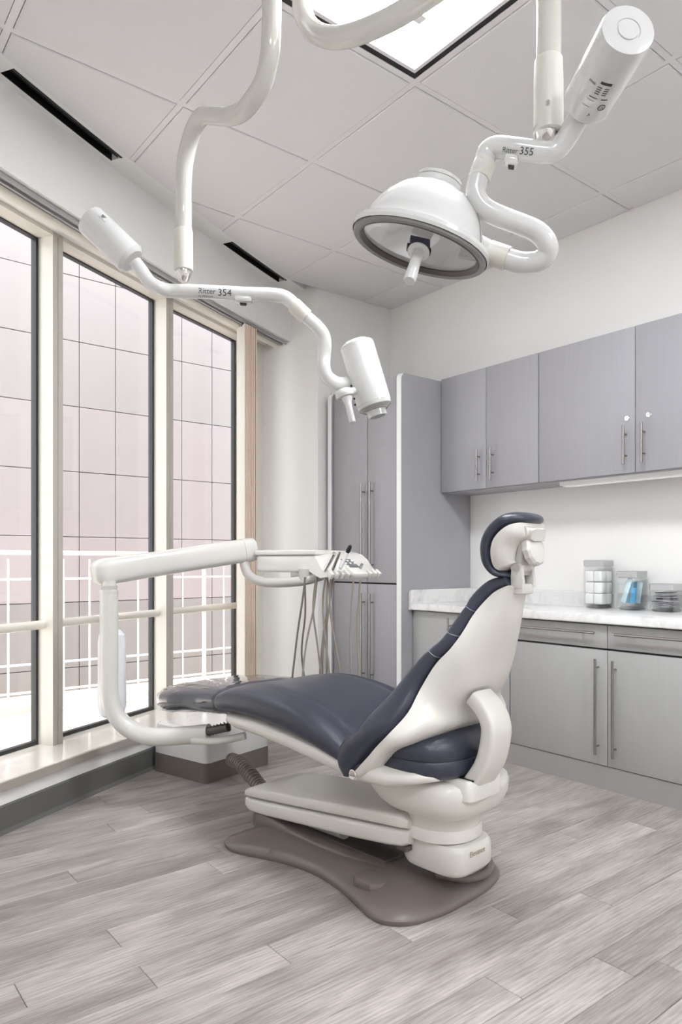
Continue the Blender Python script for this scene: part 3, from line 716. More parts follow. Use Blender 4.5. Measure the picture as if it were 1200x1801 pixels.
# backrest: cushion (outer front line, inner line) and shell (inner line, rear line)
BK = [((0.2, 0.36), (0.169, 0.362), (0.165, 0.35), 0.25), ((0.214, 0.4), (0.139, 0.391), (0.122, 0.366), 0.262), ((0.193, 0.455), (0.094, 0.436), (0.074, 0.412), 0.262), ((0.141, 0.492), (0.062, 0.472), (0.034, 0.452), 0.258), ((0.11, 0.532), (0.026, 0.51), (-0.028, 0.484), 0.25), ((0.067, 0.593), (-0.002, 0.562), (-.074, .523), 0.207), ((0.04, 0.649), (-0.012, 0.62), (-.082, .57), 0.168), ((-0.01, 0.713), (-0.049, 0.69), (-.126, .632), 0.148), ((-0.053, 0.75), (-0.087, 0.732), (-.147, .686), 0.136), ((-0.073, 0.785), (-0.114, 0.776), (-0.168, 0.735), 0.118), ((-0.102, 0.835), (-0.133, 0.821), (-0.187, 0.781), 0.098), ((-0.124, 0.876), (-0.152, 0.854), (-0.202, 0.825), 0.08), ((-0.161, 0.911), (-0.18, 0.886), (-0.214, 0.869), 0.064), ((-0.202, 0.922), (-0.212, 0.903), (-0.222, 0.896), 0.052)]
flat = crom([(b[0]+(a[0]-b[0])*1.3, b[1]+(a[1]-b[1])*1.3)+b+c+(h,) for a, b, c, h in BK], 4)
SEAMS = [4*7+1, 4*8+3, 4*10+1]
def back_sec(q, thick=1.):
    o, i_, hw = q[0:2], q[2:4], q[6]; out = []; k = 48
    cx_, cz_ = (o[0]+i_[0])/2, (o[1]+i_[1])/2; hx_, hz_ = (o[0]-i_[0])/2*thick, (o[1]-i_[1])/2*thick
    for j in range(k):
        a = 2*math.pi*j/k; c_, s_ = sup(math.cos(a), 5), sup(math.sin(a), 3.4); out.append((hw*c_, cx_+hx_*s_, cz_+hz_*s_))
    return out
bc = loft('back_cushion', [back_sec(q, .86 if n_ in SEAMS else 1.) for n_, q in enumerate(flat)], 'navy', ch, angle=60)
for n_ in SEAMS:
    sec = back_sec(flat[n_], .885); tube('seam_piping', sec, .0019, 'piping', bc, 6, 0, False, True)
def shell_sec(q):
    f, r_, hw = q[2:4], q[4:6], q[6]*.985; out = []; k = 30
    for j in range(k+1):
        a = math.pi*j/k; n_ = 2.6+1.6*min(1, max(0, (q[6]-.12)/.1)); c_, s_ = sup(math.cos(a), n_), sup(math.sin(a), n_); out.append((-hw*c_, f[0]+(r_[0]-f[0])*s_, f[1]+(r_[1]-f[1])*s_))
    return out
sh = loft('back_shell', [shell_sec(q) for q in flat], 'chair_white', ch, angle=50)
# pivot buttons on the sides of the backrest
for sg in (-1, 1): lathe('pivot_cap', (sg*.256, .150, .376), (sg, 0, 0), [(.015, -.002), (.015, .004), (.012, .006), (.009, .0045), (.0, .0045)], 'chrome', ch, 20)
# C-shaped link from the casting to the shell
link = crom([(-.112, .600), (-.146, .572), (-.167, .53), (-.163, .477), (-.142, .416), (-.085, .338)], 5)
secs = []
for j, (s, z_) in enumerate(link):
    a = link[max(j-1, 0)]; b_ = link[min(j+1, len(link)-1)]; t_ = Vector((b_[0]-a[0], b_[1]-a[1])).normalized(); nr = Vector((-t_.y, t_.x)); u = j/(len(link)-1); w_ = .046+.006*u; th = .0235
    secs.append([(-.036+w_*sup(math.cos(q), 5), s+nr.x*th*sup(math.sin(q), 4), z_+nr.y*th*sup(math.sin(q), 4)) for q in [2*math.pi*v/36 for v in range(36)]])
loft('back_link', secs, 'chair_white', ch, angle=50)
# headrest
HR = [((-.212, .931), (-.211, .935), .012), ((-.203, .927), (-.200, .938), .05), ((-.178, .932), (-.186, .948), .075), ((-.160, .958), (-.184, .968), .09), ((-.157, .992), (-.186, .994), .098), ((-.163, 1.026), (-.194, 1.020), .10), ((-.184, 1.058), (-.212, 1.042), .098), ((-.214, 1.080), (-.234, 1.058), .09), ((-.236, 1.0855), (-.250, 1.064), .072), ((-.258, 1.082), (-.262, 1.066), .048), ((-.270, 1.077), (-.269, 1.072), .012)]
hf = crom([(b[0]+(a[0]-b[0])*1.45, b[1]+(a[1]-b[1])*1.45)+b+(h,) for a, b, h in HR], 4)
hs_ = []
for q in hf:
    cx_, cz_ = (q[0]+q[2])/2, (q[1]+q[3])/2; hx_, hz_ = (q[0]-q[2])/2, (q[1]-q[3])/2
    hs_.append([(q[4]*sup(math.cos(a), 3), cx_+hx_*sup(math.sin(a), 2.4), cz_+hz_*sup(math.sin(a), 2.4)) for a in [2*math.pi*j/36 for j in range(36)]])
hp = loft('headrest_pad', hs_, 'navy', ch, angle=60)
hb = []
for q in hf[6:-6]:
    i_ = Vector((q[2], q[3])); mid = Vector((-.262, .985)); r_ = i_ + (mid-i_)*.52
    hb.append([(-q[4]*.93*sup(math.cos(a), 3), i_.x+(r_.x-i_.x)*sup(math.sin(a), 3), i_.y+(r_.y-i_.y)*sup(math.sin(a), 3)) for a in [math.pi*j/24 for j in range(25)]])
loft('headrest_shell', hb, 'chair_white', ch, angle=50)
def sbox(name, cs, cz, ls, lz, tilt, hb_, m, bev=.008):
    c_, s_ = math.cos(tilt), math.sin(tilt)
    return prism(name, [(-ls/2, -lz/2), (ls/2, -lz/2), (ls/2, lz/2), (-ls/2, lz/2)], lambda u, v, d: (d, cs+u*c_-v*s_, cz+u*s_+v*c_), -hb_, hb_, m, ch, bev, 3)
sbox('headrest_bar', -.236, .988, .022, .115, .22, .034, 'arm_grey')
tube('headrest_clamp', [(-.044, -.248, 1.042), (.044, -.248, 1.042)], .017, 'chair_white', ch, 18)
sbox('clamp_body', -.256, 1.038, .044, .032, .2, .034, 'chair_white', .012)
lathe('adjuster_knob', (0, -.246, .992), (0, -1, .22), [(.033, 0), (.041, .004), (.041, .018), (.036, .024), (.018, .029), (0, .030)], 'chair_white', ch, 48, lambda a: .035*math.cos(12*a))
tube('headrest_hinge', [(-.034, -.226, .950), (.034, -.226, .950)], .0155, 'chair_white', ch, 20)
tube('hinge_cap', [(-.0365, -.226, .950), (-.0335, -.226, .950)], .0115, 'arm_grey', ch, 20)
for sg in (-1, 1):
    prism('headrest_fork', [(-.211, .952), (-.241, .952), (-.246, .915), (-.244, .896), (-.210, .896), (-.208, .92)], lambda u, v, d: (d, u, v), sg*.033, sg*.020, 'chair_white', ch, .003, 2)
box('headrest_post', (-.03, -.242, .880), (.03, -.208, .908), 'chair_white', ch, .006)

# ------------------------------------------------------------------ instrument delivery unit swung out beside the chair
du = tag(empty('delivery_unit', (0.995, 2.705, 0.282)), 'off-white instrument delivery arm on a curved post beside the chair foot', 'delivery unit')
def under(o, root):
    o.parent = root; o.matrix_parent_inverse = Matrix.Translation(root.location).inverted(); return o
post = [(0.998, 2.715, 0.852), (0.998, 2.715, 0.676), (0.998, 2.715, 0.500), (1.002, 2.712, 0.438), (1.017, 2.700, 0.379), (1.047, 2.677, 0.333), (1.088, 2.638, 0.303), (1.138, 2.592, 0.291), (1.223, 2.499, 0.303), (1.279, 2.430, 0.316)]
pz = under(tube('post', post, .0345, 'arm_white', None, 24, 6), du)
under(tube('post_collar', [(0.998, 2.715, 0.874), (0.998, 2.715, 0.848)], .031, 'arm_grey', None, 24), du)
under(tube('post_lip', [(0.998, 2.715, 0.859), (0.998, 2.715, 0.848)], .0365, 'arm_white', None, 24), du)
under(tube('hinge_plate', [(1.219, 2.452, 0.291), (1.288, 2.372, 0.296), (1.356, 2.293, 0.320)], .014, 'arm_white', None, 14, 4), du)
under(tube('hose_sheath', [(1.267, 2.427, 0.323), (1.293, 2.381, 0.338), (1.312, 2.341, 0.349)], .016, 'base_dark', None, 16, 5), du)
for k in range(7):
    p = Vector((1.271, 2.424, 0.323)).lerp(Vector((1.312, 2.341, 0.354)), k/6); q = p + Vector((.003, -.001, .001))
    under(tube('sheath_rib', [p, q], .0185, 'base_dark', None, 16), du)
# flex arm: rounded box section tapering by distance only
a0, a1 = Vector((0.971, 2.750, 0.924)), Vector((1.651, 2.722, 1.023)); ax = (a1-a0).normalized(); sd = ax.cross(Vector((0, 0, 1))).normalized(); uz = sd.cross(ax)
def fsec(t_, h_, w_): 
    c_ = a0.lerp(a1, t_); return [c_ + sd*(w_*sup(math.cos(q), 3.2)) + uz*(h_*sup(math.sin(q), 3.2)) for q in [2*math.pi*j/36 for j in range(36)]]
under(loft('flex_arm', [fsec(.165, .051, .048), fsec(.5, .051, .048), fsec(.91, .051, .048)], 'arm_white'), du)
under(loft('arm_end_cap', [fsec(-.035, .030, .030), fsec(-.028, .038, .036), fsec(-.012, .047, .045), fsec(.03, .053, .050), (fsec(.12, .0525, .0495)), fsec(.1655, .0525, .0495)], 'arm_white'), du)
under(loft('arm_end_cap', [fsec(.909, .0525, .0495), fsec(.97, .0525, .0495), fsec(.99, .050, .047), fsec(1.0, .044, .040)], 'arm_white'), du)
under(tube('arm_pivot', [(0.998, 2.715, 0.892), (0.998, 2.715, 0.865)], .026, 'arm_white', None, 20), du)
under(tube('swing_bracket', [(1.597, 2.714, 0.977), (1.596, 2.702, 0.942), (1.599, 2.674, 0.908), (1.616, 2.635, 0.886), (1.644, 2.575, 0.877), (1.683, 2.481, 0.881), (1.722, 2.412, 0.891), (1.758, 2.358, 0.910)], .0205, 'arm_grey', None, 18, 5), du)
under(tube('bracket_joint', [(1.724, 2.423, 0.936), (1.724, 2.423, 0.879)], .03, 'arm_grey', None, 20), du)
# control head: profile swept from its near end to its far end
near = [(1.739, 2.525, 1.009), (1.741, 2.473, 1.013), (1.742, 2.408, 1.000), (1.737, 2.361, 0.976), (1.722, 2.310, 0.941), (1.717, 2.276, 0.921), (1.717, 2.276, 0.905), (1.703, 2.299, 0.900), (1.713, 2.368, 0.918), (1.724, 2.423, 0.933), (1.739, 2.525, 0.933)]
D = Vector((2.018, 2.305, 0.935)) - Vector((1.717, 2.276, 0.921)); D.z = 0
secs = [[Vector(p)*1 + D*t_ + (Vector(near[5])-Vector(p))*sh_ for p in near] for t_, sh_ in ((0, .06), (.02, 0), (.5, 0), (.98, 0), (1, .06))]
ctr = sum((Vector(p) for p in near), Vector())/len(near)
secs = [[ctr + (Vector(p)-ctr)*k_ + D*t_ for p in near] for t_, k_ in ((0, .93), (.015, 1), (.5, 1), (.985, 1), (1, .93))]
hd = under(loft('control_head', secs, 'arm_white', angle=28), du)
fd = (Vector(near[5])-Vector(near[0])); fd.z = 0; fd.normalize()          # head's forward direction
wd = D.normalized()
def hbox(name, t_, fwd, z0, wid, dep, hgt, m, bev=.003, tilt=.25):
    c_ = Vector(near[5]) + D*t_ + fd*fwd; c_.z = z0
    dn = (fd*math.cos(tilt) - Vector((0, 0, 1))*math.sin(tilt)).normalized(); upv = wd.cross(dn); upv = upv if upv.z > 0 else -upv
    bm_ = bmesh.new(); bm_box(bm_, (-wid/2, -dep/2, -hgt/2), (wid/2, dep/2, hgt/2), bev, 2)
    M = Matrix((wd, dn, upv)).transposed().to_4x4(); M.translation = c_; bmesh.ops.transform(bm_, matrix=M, verts=bm_.verts)
    return under(from_bm(name, bm_, m), du)
zf = Vector(near[5]).z
for t_ in (.06, .16, .26, .36, .80, .90, .98): hbox('instrument_holder', t_, .008, zf-.006, .017, .04, .028, 'arm_white', .005, .5)
hbox('touch_pad', .585, -.035, zf+.015, .088, .15, .03, 'arm_white', .010, .42)
hbox('keypad_panel', .585, -.05, zf+.0395, .058, .085, .002, 'lens_dark', .0005, .42)
for i in range(3):
    for j in range(3): hbox('key', .50+.085*i, -.07+.022*j, zf+.05-.0105*j, .010, .010, .0015, 'edge_white', .0004, .42)
# tray body behind the head
tb = [Vector((1.632, 2.661, 1.007)), Vector((1.739, 2.411, 1.005))]
tdir = (tb[1]-tb[0]); tdir.z = 0; tl = tdir.length; tdir.normalize(); tn = Vector((-tdir.y, tdir.x, 0))
def tbox(name, u0, u1, v0, v1, z0, z1, m, bev):
    bm_ = bmesh.new(); bm_box(bm_, (u0, v0, z0), (u1, v1, z1), bev, 3); M = Matrix((tdir, tn, Vector((0, 0, 1)))).transposed().to_4x4(); M.translation = Vector((tb[0].x, tb[0].y, 0)); bmesh.ops.transform(bm_, matrix=M, verts=bm_.verts)
    return under(from_bm(name, bm_, m), du)
zt_ = tb[0].z
tbox('tray_body', .0, tl+.03, -.01, .26, zt_-.085, zt_-.012, 'arm_white', .012)
tbox('tray_lid', -.004, tl+.03, -.014, .27, zt_-.012, zt_+.010, 'arm_white', .005)
tbox('tray_bracket', tl-.10, tl+.02, .0, .10, zt_-.105, zt_-.083, 'arm_grey', .004)
# hoses: each hangs from the head, loops below seat height and comes back up
hose_px = [((535, 1022), (520, 1185), (532, 1022), (526, 1120)), ((556, 1018), (534, 1190), (566, 1018), (565, 1195)), ((571, 1017), (582, 1195), (578, 1017), (566, 1190)), ((585, 1016), (600, 1195), (574, 1017), (572, 1190)), ((621, 1022), (617, 1195), (634, 1022), (630, 1198))]
HP = [
 [(1.704, 2.400, 0.903), (1.697, 2.406, 0.821), (1.686, 2.427, 0.679), (1.675, 2.436, 0.561), (1.668, 2.442, 0.466), (1.677, 2.447, 0.346), (1.709, 2.435, 0.301), (1.733, 2.428, 0.390), (1.716, 2.442, 0.581), (1.722, 2.425, 0.748), (1.714, 2.418, 0.903)],
 [(1.731, 2.353, 0.904), (1.720, 2.362, 0.775), (1.706, 2.386, 0.657), (1.693, 2.396, 0.540), (1.691, 2.398, 0.423), (1.719, 2.388, 0.322), (1.757, 2.372, 0.348), (1.770, 2.374, 0.465), (1.749, 2.378, 0.632), (1.730, 2.380, 0.774), (1.740, 2.372, 0.903)],
 [(1.747, 2.316, 0.906), (1.744, 2.331, 0.799), (1.757, 2.333, 0.658), (1.774, 2.332, 0.540), (1.781, 2.327, 0.423), (1.776, 2.343, 0.315), (1.770, 2.374, 0.346), (1.770, 2.386, 0.487), (1.777, 2.368, 0.678), (1.790, 2.345, 0.797), (1.770, 2.335, 0.903)],
 [(1.763, 2.303, 0.906), (1.766, 2.314, 0.799), (1.783, 2.313, 0.682), (1.805, 2.308, 0.564), (1.821, 2.308, 0.468), (1.823, 2.319, 0.348), (1.805, 2.346, 0.311), (1.783, 2.376, 0.392), (1.780, 2.379, 0.582), (1.789, 2.359, 0.725), (1.801, 2.337, 0.903)],
 [(1.849, 2.261, 0.892), (1.848, 2.274, 0.774), (1.850, 2.285, 0.656), (1.858, 2.291, 0.514), (1.851, 2.297, 0.396), (1.870, 2.295, 0.318), (1.895, 2.288, 0.368), (1.904, 2.294, 0.509), (1.898, 2.298, 0.700), (1.897, 2.286, 0.796), (1.896, 2.274, 0.891)],
]
for i, h_ in enumerate(HP): under(tube('hose', h_, .0042, 'hose' if i != 0 else 'hose_dark', None, 8, 6), du)
# translucent water bottle hung behind the post
wb = tag(lathe('water_bottle', (1.040, 2.797, 0.344), (0, 0, 1), [(.0, .0), (.030, .002), (.048, .016), (.055, .045), (.055, .30), (.050, .332), (.034, .350), (.018, .356), (.0, .357)], 'milky', None, 32), 'milky white water bottle hanging behind the delivery post', 'bottle')

# instruments resting in the holders
def pen(name, p0, p1, r0, r1, m, label, cat, tip=None, tipm='base_dark'):
    e = tag(empty(name, p0), label, cat); p0, p1 = Vector(p0), Vector(p1); ax_ = p1-p0; L_ = ax_.length
    lathe('body', (0, 0, 0), ax_, [(r0*.7, 0), (r0, .004), (r0, L_*.35), ((r0+r1)/2, L_*.42), (r1, L_*.6), (r1, L_)], m, e, 18)
    if tip: lathe('tip', ax_, ax_, tip, tipm, e, 16)
    return e
pen('air_syringe', (1.721, 2.285, 0.932), (1.736, 2.248, 0.998), .0085, .0095, 'chrome', 'chrome air and water syringe in the first holder', 'syringe', [(.0095, 0), (.007, .006), (0, .009)], 'chrome')
pen('handpiece', (1.757, 2.283, 0.932), (1.764, 2.251, 0.994), .0062, .006, 'steel', 'steel dental handpiece beside the chrome syringe', 'handpiece', [(.006, 0), (.0045, .012), (0, .014)], 'steel')
pen('suction_handpiece', (1.777, 2.260, 0.939), (1.791, 2.230, 1.003), .0088, .0072, 'edge_white', 'white handpiece with a black tip on the delivery head', 'handpiece', [(.0075, 0), (.0095, .01), (.008, .028), (.004, .034), (0, .035)], 'black')
pen('curing_probe', (1.918, 2.308, 0.926), (1.915, 2.285, 0.957), .0068, .0058, 'steel', 'short steel instrument stub right of the keypad', 'handpiece')
pen('outlet_stub', (2.004, 2.304, 0.923), (2.004, 2.304, 0.896), .004, .003, 'hose_dark', 'small dark outlet under the last holder', 'outlet')

# utility box on the floor by the window wall
ub = tag(empty('utility_box', (1.602, 3.010, 0), math.radians(15)), 'white and brown floor utility box by the window wall', 'utility box')
def rrect(hx, hy, r, z_):
    out = []
    for cx_, cy_, a0_ in ((hx-r, hy-r, 0), (-hx+r, hy-r, 90), (-hx+r, -hy+r, 180), (hx-r, -hy+r, 270)):
        for k in range(6): a = math.radians(a0_+18*k); out.append((cx_+r*math.cos(a), cy_+r*math.sin(a), z_))
    return out
loft('skirt', [rrect(.205, .18, .025, 0), rrect(.205, .18, .025, .087)], 'base_brown', ub, angle=30)
loft('cover', [rrect(.205, .18, .025, .0875), rrect(.203, .178, .025, .19), rrect(.199, .174, .03, .218), rrect(.188, .163, .03, .228), rrect(.10, .09, .03, .232)], 'enamel', ub, angle=30)
cd = tag(empty('floor_conduit', (1.66, 2.60, 0)), 'ribbed brown conduit from the utility box to the chair base', 'conduit')
cp = crom([(1.486, 2.623, 0.137), (1.468, 2.536, 0.148), (1.449, 2.449, 0.145), (1.439, 2.380, 0.132), (1.431, 2.310, 0.111), (1.430, 2.260, 0.107)], 8)
bm = bmesh.new(); bm_tube(bm, [Vector(p)-cd.location for p in cp], .026, 18); from_bm('core', bm, 'hose_dark', cd)
for a, b in zip(cp[::2], cp[1::2]):
    bm = bmesh.new(); bm_tube(bm, [Vector(a)-cd.location, Vector(a).lerp(Vector(b), .7)-cd.location], .0285, 18); from_bm('rib', bm, 'hose', cd, True, 30)
tag(tube('power_cord', [(1.516, 2.600, 0.099), (1.483, 2.524, 0.094), (1.463, 2.463, 0.094), (1.456, 2.418, 0.097)], .007, 'hose_dark', None, 10, 6), 'thin brown cord under the ribbed conduit', 'cord')

# ------------------------------------------------------------------ ceiling-hung procedure lights
TR = .0228
lampL = tag(empty('procedure_light', (0.901, 1.404, 2.277)), 'swing-arm light with a cylindrical lamp head over the chair foot', 'procedure light')
lampL.location.z = ZC
topL = Vector((0.901, 1.404, 2.277)); p_ = [(topL.x, topL.y, ZC-.01), (topL.x, topL.y, 2.42), tuple(topL)]
p_ += [(0.903, 1.409, 2.201), (0.905, 1.420, 2.155), (0.908, 1.449, 2.115), (0.905, 1.489, 2.093), (0.903, 1.542, 2.086), (0.898, 1.597, 2.099), (0.893, 1.665, 2.133), (0.888, 1.720, 2.157), (0.886, 1.759, 2.152), (0.886, 1.797, 2.125), (0.885, 1.823, 2.079), (0.886, 1.836, 2.013), (0.891, 1.845, 1.946), (0.891, 1.845, 1.874)]
under(tube('drop_tube', p_, TR, 'tube_paint', None, 24, 6), lampL)
under(lathe('ceiling_plate', (topL.x, topL.y, ZC-.028), (0, 0, 1), [(.03, 0), (.075, .006), (.08, .012), (.08, .03)], 'enamel', None, 32), lampL)
under(lathe('collar', (0.891, 1.845, 1.783), (0, 0, 1), [(.0235, 0), (.0262, .002), (.0262, .052), (.0255, .112), (.0235, .116)], 'collar', None, 28), lampL)
under(lathe('ball_joint', (0.891, 1.845, 1.752), (0, 0, 1), [(.010, 0), (.014, .006), (.021, .022), (.022, .034), (.02, .04)], 'chrome', None, 28), lampL)
arm = [(0.780, 1.919, 1.803), (0.794, 1.908, 1.779), (0.812, 1.894, 1.748), (0.835, 1.876, 1.731), (0.862, 1.868, 1.728), (0.891, 1.845, 1.727), (0.950, 1.798, 1.724), (1.025, 1.739, 1.719), (1.085, 1.691, 1.716), (1.111, 1.671, 1.711), (1.127, 1.658, 1.698), (1.143, 1.646, 1.677), (1.167, 1.640, 1.658), (1.195, 1.630, 1.636), (1.216, 1.626, 1.615), (1.224, 1.626, 1.590), (1.226, 1.632, 1.556), (1.225, 1.632, 1.523), (1.234, 1.631, 1.500), (1.252, 1.624, 1.485), (1.276, 1.617, 1.481), (1.331, 1.612, 1.495)]
am = under(tube('balance_arm', arm, .0193, 'enamel', None, 22, 6), lampL)
under(tube('arm_collar', [(1.134, 1.653, 1.688), (1.167, 1.639, 1.657)], .0225, 'collar', None, 24), lampL)
c0, c1 = Vector((0.683, 2.008, 1.928)), Vector((0.776, 1.935, 1.814)); cax = (c0-c1)
cw = under(lathe('counterweight', c1, cax, [(.034, -.004), (.040, .0), (.0455, .006), (.0455, cax.length-.012), (.043, cax.length-.003), (.038, cax.length), (0, cax.length+.001)], 'enamel', None, 40), lampL)
CAMV = Vector((0, 0, .962))
def on_cyl(p0, p1, r, t_, swing=0.):
    """point on the cylinder's side nearest the room, its axis and up vector for lettering"""
    p0, p1 = Vector(p0), Vector(p1); ax_ = (p1-p0).normalized(); c_ = p0.lerp(p1, t_); to = CAMV-c_; n_ = (to-ax_*to.dot(ax_)).normalized()
    n_ = (Matrix.Rotation(swing, 3, ax_) @ n_); return c_+n_*r, ax_, n_
def cyl_text(body, size, m, root, p0, p1, r, t_, swing=0., flip=False):
    o_, a_, n_ = on_cyl(p0, p1, r, t_, swing); X_ = a_*(-1 if flip else 1); Y_ = n_.cross(X_)
    return under(lettering(body, size, m, None, o_, X_, Y_, wrap=r), root)
tL0, tL1 = (0.891, 1.845, 1.727), (1.085, 1.691, 1.716)
cyl_text('Ritter', .021, 'text', lampL, tL0, tL1, .0194, .28, -.12)
cyl_text('by Midmark', .0085, 'text', lampL, tL0, tL1, .0194, .265, .60)
cyl_text('354', .026, 'text', lampL, tL0, tL1, .0194, .48, .0)
sen = Vector((1.023, 1.741, 1.703))
adx = (Vector(tL1)-Vector(tL0)).normalized(); ady = adx.cross(Vector((0, 0, 1))).normalized()
def obox(name, ctr_, X_, Y_, Z_, s_, m, bev, root):
    bm_ = bmesh.new(); bm_box(bm_, tuple(-v/2 for v in s_), tuple(v/2 for v in s_), bev, 2); M = Matrix((X_, Y_, Z_)).transposed().to_4x4(); M.translation = ctr_; bmesh.ops.transform(bm_, matrix=M, verts=bm_.verts)
    return under(from_bm(name, bm_, m), root)
UPV = Vector((0, 0, 1))
obox('switch_housing', sen, adx, ady, UPV, (.05, .034, .022), 'enamel', .008, lampL)
obox('switch', sen-UPV*.012, adx, ady, UPV, (.018, .014, .008), 'black', .002, lampL)
h0, h1 = Vector((1.317, 1.598, 1.600)), Vector((1.358, 1.559, 1.410)); hax = h1-h0; hl = hax.length
hdL = under(lathe('lamp_head', h0, hax, [(.0, -.012), (.020, -.0105), (.038, -.005), (.0495, .004), (.0505, .008), (.0495, .009), (.0505, .010), (.0505, hl-.016), (.0495, hl-.015), (.0505, hl-.014), (.049, hl-.006), (.036, hl+.004), (.030, hl+.006), (0, hl+.006)], 'enamel', None, 44), lampL)
for k in range(4): under(lathe('vent_ring', h0, hax, [(.047-.004*k, hl-.004+.0028*k), (.0478-.004*k, hl-.0030+.0028*k), (.0465-.004*k, hl-.0022+.0028*k)], 'text_soft', None, 40, cap=False), lampL)
under(lathe('lens_snout', h0, hax, [(.0285, hl), (.0285, hl+.024), (.026, hl+.025), (.024, hl+.022), (0, hl+.022)], 'enamel', None, 32), lampL)
under(lathe('lens', h0, hax, [(.0, hl+.0225), (.0235, hl+.0225), (.0235, hl+.0235), (0, hl+.0235)], 'lens_dark', None, 28), lampL)
yk = Vector((1.259, 1.580, 1.442))
under(loft('handle_yoke', [[yk + Vector((.61, -.79, 0))*(-.0+.0)*0 + hax.normalized()*(h_) + (Matrix.Rotation(a, 3, hax.normalized()) @ hax.orthogonal().normalized())*(.027*k_) for a in [2*math.pi*j/28 for j in range(28)]] for h_, k_ in ((-.014, .6), (-.010, .88), (-.002, 1.0), (.006, 1.0), (.009, .95), (.010, .5))], 'enamel'), lampL)
under(tube('yoke_arm', [yk, yk.lerp(Vector((1.334, 1.584, 1.472)), .7)], .012, 'enamel', None, 16), lampL)
hh0, hh1 = Vector((1.262, 1.571, 1.426)), Vector((1.264, 1.550, 1.357))
under(lathe('handle', hh0, hh1-hh0, [(.016, -.004), (.0125, .006), (.0098, .014), (.0094, (hh1-hh0).length-.003), (.0075, (hh1-hh0).length), (0, (hh1-hh0).length)], 'enamel', None, 22), lampL)
for q in ((1.261, 1.552, 1.460), (1.270, 1.546, 1.407), (1.268, 1.547, 1.424)): under(lathe('screw', q, (Vector((0, 0, .962))-Vector(q)), [(.0032, 0), (.0032, .002), (0, .002)], 'black', None, 10), lampL)
# rating label on the counterweight
o_, a_, n_ = on_cyl(c0, c1, .0458, .28, -.75); up_l = n_.cross(a_)
obox('rating_label', o_, a_, up_l, n_, (.026, .017, .0008), 'paper_label', .0002, lampL)
for k in range(3): obox('label_print', o_+n_*.0006+up_l*(.004-.004*k)-a_*.003, a_, up_l, n_, (.014-.003*k, .0018, .0006), 'text', 0, lampL)

lampR = tag(empty('procedure_light', (0.978, 1.394, 2.308)), 'swing-arm light with a large domed lamp over the chair back', 'procedure light')
lampR.location.z = ZC
topR = Vector((0.991, 1.409, 2.324)); zz = 2.146
p_ = [(topR.x, topR.y, ZC-.01), (topR.x, topR.y, 2.45), tuple(topR), (0.987, 1.399, 2.286), (0.980, 1.366, 2.231), (0.980, 1.323, 2.185), (0.987, 1.272, 2.151), (1.002, 1.219, 2.136), (1.021, 1.164, 2.132), (1.044, 1.100, 2.136), (1.069, 1.016, 2.148), (1.084, 0.909, 2.148), (1.099, 0.846, 2.161), (1.112, 0.817, 2.162), (1.130, 0.809, 2.145), (1.155, 0.821, 2.126), (1.163, 0.827, 2.080), (1.163, 0.827, 2.003), (1.163, 0.827, 1.921)]
under(tube('drop_tube', p_, .0235, 'tube_paint', None, 24, 6), lampR)
under(lathe('ceiling_plate', (topR.x, topR.y, ZC-.028), (0, 0, 1), [(.03, 0), (.075, .006), (.08, .012), (.08, .03)], 'enamel', None, 32), lampR)
under(lathe('collar', (1.163, 0.828, 1.788), (0, 0, 1), [(.024, 0), (.0278, .003), (.0278, .10), (.0265, .142), (.0240, .145)], 'collar', None, 28), lampR)
under(lathe('collar_screw', (1.138, 0.812, 1.832), (-.6, -.79, 0), [(.0035, 0), (.0035, .003), (0, .003)], 'chrome', None, 12), lampR)
under(lathe('ball_joint', (1.159, 0.831, 1.770), (0, 0, 1), [(.010, 0), (.016, .006), (.022, .020), (.0235, .03), (.022, .036)], 'chrome', None, 28), lampR)
armR = [(1.178, 0.739, 1.832), (1.178, 0.758, 1.814), (1.182, 0.787, 1.789), (1.181, 0.807, 1.770), (1.174, 0.822, 1.757), (1.158, 0.838, 1.756), (1.132, 0.865, 1.764), (1.114, 0.892, 1.774), (1.105, 0.911, 1.780), (1.098, 0.924, 1.774), (1.093, 0.928, 1.756), (1.083, 0.929, 1.733), (1.077, 0.933, 1.707), (1.076, 0.934, 1.687), (1.083, 0.929, 1.668), (1.097, 0.917, 1.653), (1.120, 0.899, 1.640), (1.147, 0.879, 1.628), (1.170, 0.860, 1.614), (1.184, 0.849, 1.595), (1.195, 0.853, 1.579), (1.192, 0.869, 1.567), (1.180, 0.890, 1.566), (1.164, 0.910, 1.572), (1.138, 0.943, 1.591), (1.115, 0.967, 1.605)]
under(tube('balance_arm', armR, .0205, 'enamel', None, 22, 6), lampR)
under(tube('arm_collar', [(1.093, 0.927, 1.751), (1.080, 0.931, 1.716)], .0225, 'collar', None, 24), lampR)
under(tube('dome_collar', [(1.154, 0.920, 1.577), (1.132, 0.949, 1.594)], .0238, 'collar', None, 24), lampR)
e0, e1 = Vector((1.185, 0.760, 1.821)), Vector((1.096, 0.625, 1.840)); eax = e1-e0; el = eax.length
under(lathe('counterweight', e0, eax, [(.036, 0), (.042, .001), (.0455, .006), (.0458, .012), (.0458, el-.006), (.0445, el-.001), (.042, el), (.021, el), (.0205, el-.0015), (.018, el-.0015), (.0178, el+.0008), (0, el+.0008)], 'enamel', None, 48), lampR)
tR0, tR1 = (1.157, 0.837, 1.756), (1.113, 0.891, 1.773)
cyl_text('Ritter', .0125, 'text', lampR, tR0, tR1, .0225, .84, -.15, True)
cyl_text('355', .0185, 'text', lampR, tR0, tR1, .0225, .40, -.1, True)
sR = Vector((1.118, 0.882, 1.745)); axr = (Vector(tR0)-Vector(tR1)).normalized(); ayr = axr.cross(UPV).normalized()
obox('switch_housing', sR, axr, ayr, UPV, (.028, .026, .020), 'enamel', .007, lampR)
